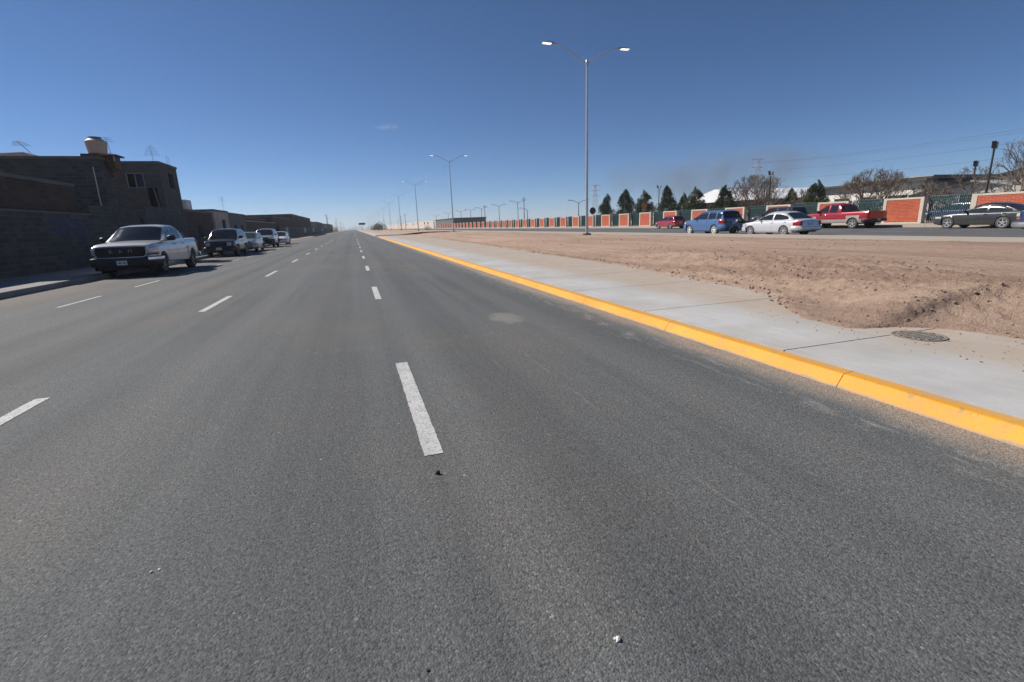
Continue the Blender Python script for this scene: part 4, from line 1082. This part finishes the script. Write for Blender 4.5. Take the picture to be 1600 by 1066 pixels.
# ------------------------------------------------------------------ floodlight poles, school lamps, pylons
def flood(label, x, y, h):
    t = thing('floodlight_pole', label, 'floodlight', (x, y, GZ), .4)
    mb = MB(); mb.tube([(0,0,0),(0,0,h-.3)], [.085,.06], 10); mb.build('pole', M['black_iron'], t, 40)
    for sg in (-1, 1):
        mb = MB(); mb.tube([(0,0,h-.5),(sg*.2,0,h-.32),(sg*.36,0,h-.1)], .04, 6); a = mb.build('arm', M['black_iron'], t, 40)
        mb = MB(); q = Vector((sg*.46, 0, h+.1)); d = Vector((sg*.38, 0, .92)).normalized(); e = Vector((d.z, 0, -d.x))
        vs = [tuple(q+d*a_+e*b_+Vector((0, c_, 0))) for a_ in (-.24,.24) for b_ in (-.045,.045) for c_ in (-.13,.13)]
        mb.add(vs, [(0,1,3,2),(4,6,7,5),(0,4,5,1),(2,3,7,6),(0,2,6,4),(1,5,7,3)]); mb.build('lamp_head', M['black_iron'], t)
flood('tall black twin floodlight pole behind the brick wall at the right', 45, 24.65, 5.3)
flood('black twin floodlight pole in front of the big bare tree', 52, 51.8, 6.1)
flood('black twin floodlight pole between two pines', 52, 76.2, 6.3)
flood('short black twin floodlight pole among the bare branches at right', 55, 31.3, 4.8)
def darklamp(label, x, y, h, arms=2):
    t = thing('street_lamp', label, 'street lamp', (x, y, 0), 0, 'dark lamps beyond the brick row')
    mb = MB(); mb.tube([(0,0,0),(0,0,h-.7)], [.12,.09], 6); mb.build('pole', M['black_iron'], t)
    for sg in (-1, 1)[:arms]:
        mb = MB(); mb.tube([(0,0,h-.8),(sg*1.1,0,h-.3),(sg*2.2,0,h-.05)], .06, 5); mb.build('arm', M['black_iron'], t)
        mb = MB(); mb.box(min(sg*2.0,sg*2.9), max(sg*2.0,sg*2.9), -.16, .16, h-.12, h+.02); mb.build('lamp_head', M['black_iron'], t)
for i, (y, h) in enumerate(((166.5, 9.0), (190, 8.8), (218, 8.9), (240, 8.9), (262.6, 9.0), (300, 9), (345, 9))):
    darklamp(['dark double armed lamp nearest among those beyond the brick row', 'dark double armed lamp second beyond the brick row'][i] if i < 2 else 'tiny dark double armed lamp beyond the far brick row', 56, y, h)
darklamp('dark single armed lamp beyond the brick row', 56, 156.5, 6.2, 1)
darklamp('small dark double armed lamp just left of the nearest street lamp pole', 56, 117.2, 6.6)
def upole(label, x, y, h):
    t = thing('utility_pole', label, 'utility pole', (x, y, 0), 0, 'distant utility poles')
    mb = MB(); mb.tube([(0,0,0),(0,0,h)], [.16,.10], 6); mb.build('pole', M['wood'], t)
    mb = MB(); mb.box(-.9, .9, -.06, .06, h-.7, h-.58); mb.build('crossarm', M['wood'], t)
upole('slim utility pole beside the dark lamps', 56, 159.8, 9.8); upole('second slim utility pole farther along the brick row', 56, 212.5, 9.6)
def pylon(label, x, y, h, w):
    t = thing('power_pylon', label, 'pylon', (x, y, 0))
    mb = MB(); lv = [h*q for q in (0,.18,.36,.52,.66,.78,.88,1.)]
    ww = [w*(1-.8*q/h) for q in lv]
    for sx, sy in ((-1,-1),(1,-1),(1,1),(-1,1)):
        mb.tube([(sx*a, sy*a, z) for a, z in zip(ww, lv)], .07, 4)
    for (a, z), (b, z2) in zip(zip(ww, lv), zip(ww[1:], lv[1:])):
        for p, q in (((-1,-1),(1,-1)),((1,-1),(1,1)),((1,1),(-1,1)),((-1,1),(-1,-1))):
            mb.tube([(p[0]*a,p[1]*a,z),(q[0]*b,q[1]*b,z2)], .045, 3); mb.tube([(q[0]*a,q[1]*a,z),(p[0]*b,p[1]*b,z2)], .045, 3)
    mb.build('lattice_mast', M['galv'], t)
    mb = MB()
    for q in (.70,.84,.97):
        mb.tube([(-2.4, 0, h*q), (0,0,h*q+.25), (2.4, 0, h*q)], .09, 4); mb.tube([(-2.4,0,h*q),(2.4,0,h*q)], .07, 4)
        for s in (-2.35, 2.35): mb.tube([(s,0,h*q),(s,0,h*q-.8)], .05, 4)
    mb.build('crossarms', M['galv'], t)
pylon('lattice power pylon rising behind the big bare tree', 120, 125, 18.0, 1.6)
pylon('slender power pylon just right of the nearest street lamp', 120, 231.6, 19.0, 1.6)
def span(label, a, b, sag, r=.035, n=20):
    a, b = Vector(a), Vector(b); mb = MB()
    mb.tube([tuple(a.lerp(b, i/n)-Vector((0,0,sag*4*(i/n)*(1-i/n)))) for i in range(n+1)], r, 4)
    o = mb.build('power_line', M['wire'], None); tag(o, label, 'power line', 'power lines crossing the sky at the right')
for i, (dz, sx) in enumerate(((17.3, -2.35), (17.3, 2.35), (14.9, -2.35), (12.4, -2.35))):
    span('thin power line stretching right from the lattice pylon', (120+sx, 125, dz-.8), (128+sx, 20, dz+.2), 2.0, .022)

# ------------------------------------------------------------------ school buildings
t = thing('school_hall', 'long low hall with a bright white metal roof behind the pines', 'building', (80, 66, 0))
mb = MB(); mb.box(61, 104, 64, 78, -.03, 3.7); B(mb, 'wall_face', M['greyplaster'], t)
mb = MB(); mb.add([(59.5,62,3.75),(105,62,3.75),(105,71,5.75),(59.5,71,5.75),(59.5,80,3.75),(105,80,3.75),(59.5,62,3.62),(105,62,3.62),(105,80,3.62),(59.5,80,3.62)],
   [(0,1,2,3),(3,2,5,4),(0,6,7,1),(4,5,8,9),(0,3,4,9,6),(1,7,8,5,2),(6,9,8,7)]); B(mb, 'roof', M['roofwhite'], t)
for i in range(8):
    mb = MB(); mb.box(63+5*i, 65.8+5*i, 63.94, 64.02, 1.3, 2.9); B(mb, 'window', M['void'], t)
t = thing('classroom_block', 'cream walled classroom block with a thin dark roof edge at the right', 'building', (66, 46, 0))
mb = MB(); mb.box(60, 80, 38.6, 52, -.03, 4.25); B(mb, 'wall_face', M['whitewall'], t)
mb = MB(); mb.box(59.2, 81, 37.9, 52.6, 4.254, 4.5); B(mb, 'roof_slab', M['roofdark'], t)
mb = MB(); mb.box(62.5, 76, 39.5, 50, 4.504, 4.82); B(mb, 'upper_wall', M['whitewall'], t)
mb = MB(); mb.box(62.2, 76.4, 39.2, 50.4, 4.824, 4.95); B(mb, 'roof_cap', M['roofgrey'], t)
for i in range(4):
    mb = MB(); mb.box(61.5+3.6*i, 63.6+3.6*i, 38.54, 38.62, 1.4, 2.9); B(mb, 'window', M['void'], t)
for i in range(3):
    mb = MB(); mb.box(59.94, 60.02, 40.2+3.4*i, 42.2+3.4*i, 1.4, 2.9); B(mb, 'window', M['void'], t)
t = thing('gabled_building', 'pale building whose dark roof verge slopes up to the right behind bare branches', 'building', (55.46, 35.78, 0), -1.065)
def gab(x): return 2.85+x*.24
mb = MB(); mb.add([(0,0,-.03),(16,0,-.03),(16,0,gab(16)-.22),(0,0,gab(0)-.22),(0,14,-.03),(16,14,-.03),(16,14,gab(16)-.22),(0,14,gab(0)-.22)],
   [(0,1,2,3),(4,7,6,5),(0,3,7,4),(1,5,6,2),(3,2,6,7)]); mb.build('wall_face', M['whitewall'], t)
mb = MB(); mb.add([(-1,-.35,gab(-1)-.2),(16.5,-.35,gab(16.5)-.2),(16.5,-.35,gab(16.5)+.1),(-1,-.35,gab(-1)+.1),(-1,14.3,gab(-1)-.2),(16.5,14.3,gab(16.5)-.2),(16.5,14.3,gab(16.5)+.1),(-1,14.3,gab(-1)+.1)],
   [(0,1,2,3),(4,7,6,5),(0,3,7,4),(1,5,6,2),(3,2,6,7),(0,4,5,1)]); mb.build('roof', M['roofdark'], t)
for i in range(3):
    mb = MB(); mb.box(3+4.2*i, 5+4.2*i, -.05, .02, 1.3, 2.6); mb.build('window', M['void'], t)
t = thing('low_shed', 'grey sheet roofed shed behind the right brick wall', 'building', (56, 25, 0))
mb = MB(); mb.box(52, 64, 24, 29, -.03, 2.4); B(mb, 'wall_face', M['greyplaster'], t)
mb = MB(); mb.add([(51.5,23.5,2.42),(64.5,23.5,2.42),(64.5,29.5,3.5),(51.5,29.5,3.5),(51.5,23.5,2.5),(64.5,23.5,2.5),(64.5,29.5,3.58),(51.5,29.5,3.58)],[(3,2,1,0),(4,5,6,7),(0,1,5,4),(1,2,6,5),(2,3,7,6),(3,0,4,7)]); B(mb, 'roof', M['roofgrey'], t)

# ------------------------------------------------------------------ trees
def pine_crown(seed, h, r):
    rr = random.Random(seed); mb = MB()
    n = 7500
    lob = [(rr.uniform(0, 6.28), rr.uniform(.12, .92), rr.uniform(.55, 1.3)) for _ in range(34)]
    for i in range(n):
        a0, z0, k = lob[i % len(lob)]
        z = min(.995, max(.06, rr.gauss(z0, .055))); a = rr.gauss(a0, .42)
        prof = (1-z)**.68*(.6+.4*min(1, z/.12))
        q = r*prof*k*math.sqrt(rr.uniform(.08, 1.))
        p = Vector((q*math.cos(a), q*math.sin(a), .25+z*(h-.25)+.12*q))
        d = Vector((math.cos(a)+rr.gauss(0,.5), math.sin(a)+rr.gauss(0,.5), rr.gauss(.35,.5))).normalized()
        s = rr.uniform(.14, .30); e = d.orthogonal().normalized(); e.rotate(Matrix.Rotation(rr.uniform(0, 6.28), 3, d))
        mb.add([p-e*s*.28, p+e*s*.28, p+d*s], [(0,1,2)])
    return mb
def pine_proto(seed, h, r):
    t = thing('pine_tree', 'x', 'pine tree', (0,0,0), 0, 'young pines behind the fence')
    mb = MB(); pts = [(0,0,0),(.03,.02,h*.4),(0,0,h*.93)]; mb.tube(pts, [.11,.07,.012], 7)
    rr = random.Random(seed)
    for i in range(26):
        z = h*rr.uniform(.1, .9); a = rr.uniform(0, 6.28); q = r*.8*(1-z/h)**.8
        mb.tube([(0,0,z),(q*.5*math.cos(a), q*.5*math.sin(a), z+q*.1),(q*math.cos(a), q*math.sin(a), z+q*.28)], [.028,.018,.006], 4)
    mb.build('trunk', M['bark'], t)
    pine_crown(seed, h, r).build('crown', M['pine'], t); return t
protos = [pine_proto(11, 6.2, 2.25), pine_proto(12, 6.2, 2.05), pine_proto(13, 6.2, 2.4)]
PT = [(50,91.4,6.15,.95,'leftmost pine, narrow dark green, behind the far brick sections'),(50,84.2,6.6,1.1,'second dark pine from the left, behind the fence'),(50,77.9,6.05,1.05,'pine with the orange disc at its foot'),
      (50,71.1,6.15,1.1,'full dark pine just right of the floodlight pole, above the crimson hatchback'),(50,66.7,4.75,.85,'shortest pine, left of its taller neighbour above the blue SUV'),(50,63.9,5.5,1.0,'broad pine directly above the front of the blue SUV'),(50,57.4,5.15,1.15,'rounded dense pine left of the big bare tree'),
      (56,52.0,4.3,.9,'sparse pine right of the floodlight pole, before the white roof'),(50,43.2,4.6,.95,'pine above the red pickup hood, before the white roof')]
for i, (x, y, h, w, lab) in enumerate(PT):
    s = h/6.2; q = protos[i % 3]
    if i < 3: q.location = (x, y, GZ); q.scale = (w*s, w*s, s); q['label'] = lab
    else: dup(q, (x, y, GZ), i*1.3, lab, scale=(w*s, w*s, s))
def bare_tree(label, x, y, h, width, seed, limbs=9, mat='twig', low=.12, flat=.5, dens=1.):
    """limbs fan out from a short trunk and split again and again into fine twigs, inside a dome of the given width"""
    rr = random.Random(seed)
    t = thing('bare_tree', label, 'bare tree', (x, y, GZ))
    tr, tw = MB(), MB(); R0 = width/2
    tr.tube([(0,0,-.1),(.03,.02,h*low*.6),(0,0,h*low)], [h*.035,h*.028,h*.026], 7, False)
    def inside(p):
        return (p.x**2+p.y**2)/(R0*R0)+((p.z-h*low*.8)/(h*(1-low*.8)))**2 < 1.0+rr.uniform(-.18,.12)
    def grow(p, d, L, r, k):
        pts = [p]; q = p.copy(); dd = d.copy(); n = 3
        for i in range(n):
            dd = (dd+Vector((rr.gauss(0,.17), rr.gauss(0,.17), rr.gauss(.06,.10)))).normalized(); q = q+dd*L/n
            if not inside(q) and k < 4: break
            pts.append(q.copy())
        if len(pts) < 2: return
        big = k >= 3; m = len(pts)
        (tr if big else tw).tube(pts, [max(.011, lerp(r, r*.6, i/(m-1))) for i in range(m)], 5 if big else 3, False)
        if k == 0: return
        for i in range(int(rr.uniform(2.6, 4.4)*(dens if k < 3 else 1))):
            e = dd.copy(); ax = Vector((rr.gauss(0,1), rr.gauss(0,1), rr.gauss(0,.6))).normalized()
            e.rotate(Matrix.Rotation(rr.uniform(.3, .95), 3, ax)); e.z += .12; e.normalize()
            st = pts[rr.choice([m-1, m-1, max(1, m-2)])]
            grow(st, e, L*rr.uniform(.6, .8), r*.55, k-1)
    for s_ in range(limbs):
        a = 2*PI*s_/limbs+rr.gauss(0,.3); el = rr.uniform(flat*.5, 1.25)
        d = Vector((math.cos(a)*math.cos(el), math.sin(a)*math.cos(el), math.sin(el)))
        L = .42*math.hypot(R0*math.cos(el), h*(1-low)*math.sin(el))
        grow(Vector((0,0,h*low*rr.uniform(.55, 1.))), d, L, h*.017, 5)
    tr.build('trunk', M['bark'], t); tw.build('crown', M[mat], t); return t
bare_tree('big brown bare tree with a spreading crown behind the black SUV', 54, 56, 6.7, 11.5, 3, 15, 'twig', .10, .5)
bare_tree('round headed pale bare tree above the red pickup bed', 50, 36.6, 5.2, 7.8, 8, 13, 'twig', .14, .45)
bare_tree('brown bare shrub tree before the cream classroom wall', 52, 32.6, 3.9, 4.2, 15, 8, 'twig', .08, .9)
bare_tree('large bare tree with fine twigs at the right edge', 47.5, 23.8, 6.0, 8.0, 21, 8, 'twig', .12, .6, .75)
bare_tree('tall bare tree reaching out of the right edge of the picture', 52, 24.6, 6.9, 9.0, 27, 8, 'twig', .12, .6, .75)
bare_tree('thin bare tree between classroom block and floodlight pole', 49, 28.4, 4.7, 4.6, 33, 5, 'twig', .12, 1., .7)
bare_tree('low bare tree just right of the big brown one', 55, 49.0, 4.2, 6.5, 41, 9, 'twig', .10, .5)
# shrubs and far trees
def scrub(label, x, y, h, w, seed, z=.2, n=500, name='shrub', cat='shrub'):
    rr = random.Random(seed); t = thing(name, label, cat, (x, y, z)); mb = MB()
    for i in range(n):
        a = rr.uniform(0, 6.28); q = w*math.sqrt(rr.random()); zz = h*(.1+.9*rr.random()*(1-(q/w)**2*.6))
        p = Vector((q*math.cos(a), q*math.sin(a), zz)); d = Vector((rr.gauss(0,1), rr.gauss(0,1), rr.gauss(.4,.7))).normalized(); e = d.orthogonal().normalized(); s = rr.uniform(.08, .2)*h*.5
        mb.add([p-e*s*.4, p+e*s*.4, p+d*s], [(0,1,2)])
    mb.build('crown', M['scrub'], t)
    mb = MB()
    for i in range(5): mb.tube([(0,0,-.05),(rr.gauss(0,.2*w),rr.gauss(0,.2*w),h*.6)], [.05*h*.4,.02*h*.4], 4)
    mb.build('stems', M['bark'], t)
scrub('dark little shrub beside the third lamp pole on the median', 19.0, 133, 1.5, 1.0, 5, .3)
for i, (x, y, h) in enumerate(((9.5, 205, 3.0), (12, 235, 4.2), (10.5, 262, 3.2), (13.5, 290, 4.0))):
    scrub(['leftmost dark scrubby tree far along the median', 'tallest dark scrubby tree far along the median', 'low dark scrubby tree far along the median, third of four', 'rightmost dark scrubby tree far along the median'][i], x, y, h, h*.7, 60+i, .3, 700, 'scrub_tree', 'tree')
for i, (x, y, h, w) in enumerate(((-24, 420, 5, 4), (-20, 520, 6, 6), (-11.5, 330, 2.2, 2.5), (4, 900, 7, 14), (-30, 900, 8, 18), (40, 1000, 8, 18))):
    scrub(['grey green tree at the end of the left house row', 'far tree on the left just before the vanishing point', 'low bush by the left kerb far away', 'dark tree clump at the vanishing point of the road', 'dark tree clump left of the vanishing point', 'dark tree clump right of the vanishing point'][i], x, y, h, w, 80+i, 0, 600, 'scrub_tree', 'tree')
t = thing('billboard', 'small dark billboard on a post near the vanishing point', 'billboard', (5.6, 330, .2))
mb = MB(); mb.tube([(0,0,0),(0,0,3.6)], .15, 6); mb.build('post', M['galv'], t); mb = MB(); mb.box(-2.0, 2.0, -.2, .2, 3.6, 4.9); mb.build('panel', M['black_iron'], t)
for i in range(7): upole('tiny distant utility pole by the left end of the road', -12-3*(i % 2), 260+75*i, 9+.6*(i % 3))
for i in range(6): upole('tiny distant utility pole on the right beyond the median scrub', 30+4*(i % 3), 300+70*i, 9+.5*(i % 2))
# motorcycle between the two cars
t = thing('motorcycle', 'dark motorcycle squeezed between the blue SUV and the pale silver sedan', 'motorcycle', (25.0, 26.85, .10), 1.25)
for y in (-.62, .62):
    mb = MB(); mb.lathe([(.22,-.05),(.30,-.055),(.32,0),(.30,.055),(.22,.05),(.22,-.05)], (0,y,.32), 'x', 22); w = mb.build('wheel', M['tyre'], t, 40)
    mb = MB(); mb.lathe([(.22,-.03),(.20,0),(.22,.03)], (0,y,.32), 'x', 22)
    for k in range(5):
        a = k*2*PI/5; mb.tube([(0,y,.32),(0,y+.21*math.cos(a),.32+.21*math.sin(a))], .012, 4)
    mb.build('rim', M['rimdk'], w)
mb = MB(); mb.tube([(0,.62,.32),(0,.42,.95),(0,.38,1.1)], .03, 6); mb.tube([(0,.40,.85),(0,-.1,.75),(0,-.62,.32)], .04, 6); mb.build('frame', M['black_iron'], t)
mb = MB(); mb.loft([[(w_*math.cos(a), y, zc+hh*math.sin(a)) for a in [2*PI*k/10 for k in range(10)]] for y, w_, hh, zc in ((.36,.03,.04,.90),(.28,.13,.12,.90),(.05,.14,.12,.90),(-.05,.06,.06,.88))]); mb.build('fuel_tank', M['blackpl'], t, 40)
mb = MB(); mb.loft([[(w_*math.cos(a), y, zc+hh*math.sin(a)) for a in [2*PI*k/10 for k in range(10)]] for y, w_, hh, zc in ((-.04,.09,.05,.86),(-.3,.14,.06,.84),(-.72,.10,.05,.92))]); mb.build('seat', M['blackpl'], t, 40)
mb = MB(); mb.box(-.13,.13,-.15,.22,.30,.66); mb.build('engine', M['rimdk'], t)
mb = MB(); mb.tube([(-.36,.25,1.12),(-.1,.38,1.10),(.1,.38,1.10),(.36,.25,1.12)], .018, 6); hb = mb.build('handlebar', M['black_iron'], t)
for sg in (-1, 1):
    mb = MB(); mb.tube([(sg*.28,.3,1.1),(sg*.32,.3,1.28)], .01, 4); mb.lathe([(0,.29),(.06,.29),(.06,.31),(0,.31)], (sg*.32,0,1.32), 'y', 10); mb.build('mirror', M['blackpl'], hb)
mb = MB(); mb.lathe([(0,.5),(.08,.5),(.09,.42),(.03,.38)], (0,0,.95), 'y', 14); mb.build('headlight', M['headl'], t)
# cars inside the school yard, glimpsed between the bars
for i, (y, p) in enumerate(((24.6, 'graphite'), (28.2, 'navy'))):
    sedan(['dark car parked inside the yard, glimpsed through the nearest fence bars', 'navy car parked inside the yard behind the fence bars'][i], 'car', P[p], 48.0, y+1.9, .27, 0, L=4.3, h=1.5, style='hatch', rim=M['rim'])

# ------------------------------------------------------------------ smoke and a wisp of cloud
def vol(name, label, cat, loc, size, dens, scale, lo, hi, col, kind=None, rz=0, stretch=(1,1,1), aniso=0.):
    mb = MB(); rings = []
    for i in range(9):
        th = PI*i/8; rings.append([(size[0]*math.sin(max(.02,th)) *math.cos(2*PI*k/16), size[1]*math.sin(max(.02,th))*math.sin(2*PI*k/16), size[2]*math.cos(th)) for k in range(16)])
    mb.loft(rings, True)
    m = bpy.data.materials.new(name); m.use_nodes = True; t = m.node_tree; t.nodes.clear()
    out = t.nodes.new('ShaderNodeOutputMaterial'); pv = t.nodes.new('ShaderNodeVolumePrincipled'); tc = t.nodes.new('ShaderNodeTexCoord')
    mp = t.nodes.new('ShaderNodeMapping'); mp.inputs[3].default_value = stretch
    nz = t.nodes.new('ShaderNodeTexNoise'); nz.inputs['Scale'].default_value = scale; nz.inputs['Detail'].default_value = 5; nz.inputs['Distortion'].default_value = .6
    mr = t.nodes.new('ShaderNodeMapRange'); mr.inputs[1].default_value = lo; mr.inputs[2].default_value = hi; mr.inputs[4].default_value = dens
    ln = t.nodes.new('ShaderNodeVectorMath'); ln.operation = 'DIVIDE'; ln.inputs[1].default_value = size
    l2 = t.nodes.new('ShaderNodeVectorMath'); l2.operation = 'LENGTH'; fo = t.nodes.new('ShaderNodeMapRange'); fo.inputs[1].default_value = 1.; fo.inputs[2].default_value = .25
    mu = t.nodes.new('ShaderNodeMath'); mu.operation = 'MULTIPLY'
    L = t.links.new
    L(tc.outputs['Object'], mp.inputs[0]); L(mp.outputs[0], nz.inputs['Vector']); L(nz.outputs[0], mr.inputs[0])
    L(tc.outputs['Object'], ln.inputs[0]); L(ln.outputs[0], l2.inputs[0]); L(l2.outputs['Value'], fo.inputs[0])
    L(mr.outputs[0], mu.inputs[0]); L(fo.outputs[0], mu.inputs[1]); L(mu.outputs[0], pv.inputs['Density'])
    pv.inputs['Color'].default_value = (*col, 1); pv.inputs['Anisotropy'].default_value = aniso; L(pv.outputs[0], out.inputs['Volume'])
    o = mb.build(name, m, None, True); o.location = loc; o.rotation_euler = (0, 0, rz)
    tag(o, label, cat, kind=kind); return o
vol('smoke', None, None, (258, 309, 29), (95, 40, 24), .030, .035, .40, .66, (.36,.35,.36), 'stuff', -.67)
vol('cloud', 'small thin wisp of white cloud in the clear sky left of the lamps', 'cloud', (72, 897, 167), (24, 14, 5), .03, .10, .42, .62, (.95,.95,.95), None, -.2, (1,1,2))
# ------------------------------------------------------------------ air
def haze(d):
    mb = MB(); mb.box(-2600, 2600, -400, 3600, -1.06, 58)
    m = bpy.data.materials.new('haze'); m.use_nodes = True; t = m.node_tree; t.nodes.clear()
    out = t.nodes.new('ShaderNodeOutputMaterial'); pv = t.nodes.new('ShaderNodeVolumePrincipled')
    pv.inputs['Density'].default_value = d; pv.inputs['Color'].default_value = (.86,.92,1,1); pv.inputs['Anisotropy'].default_value = .2
    t.links.new(pv.outputs[0], out.inputs['Volume'])
    tag(mb.build('haze', m), kind='stuff')
haze(.00032)
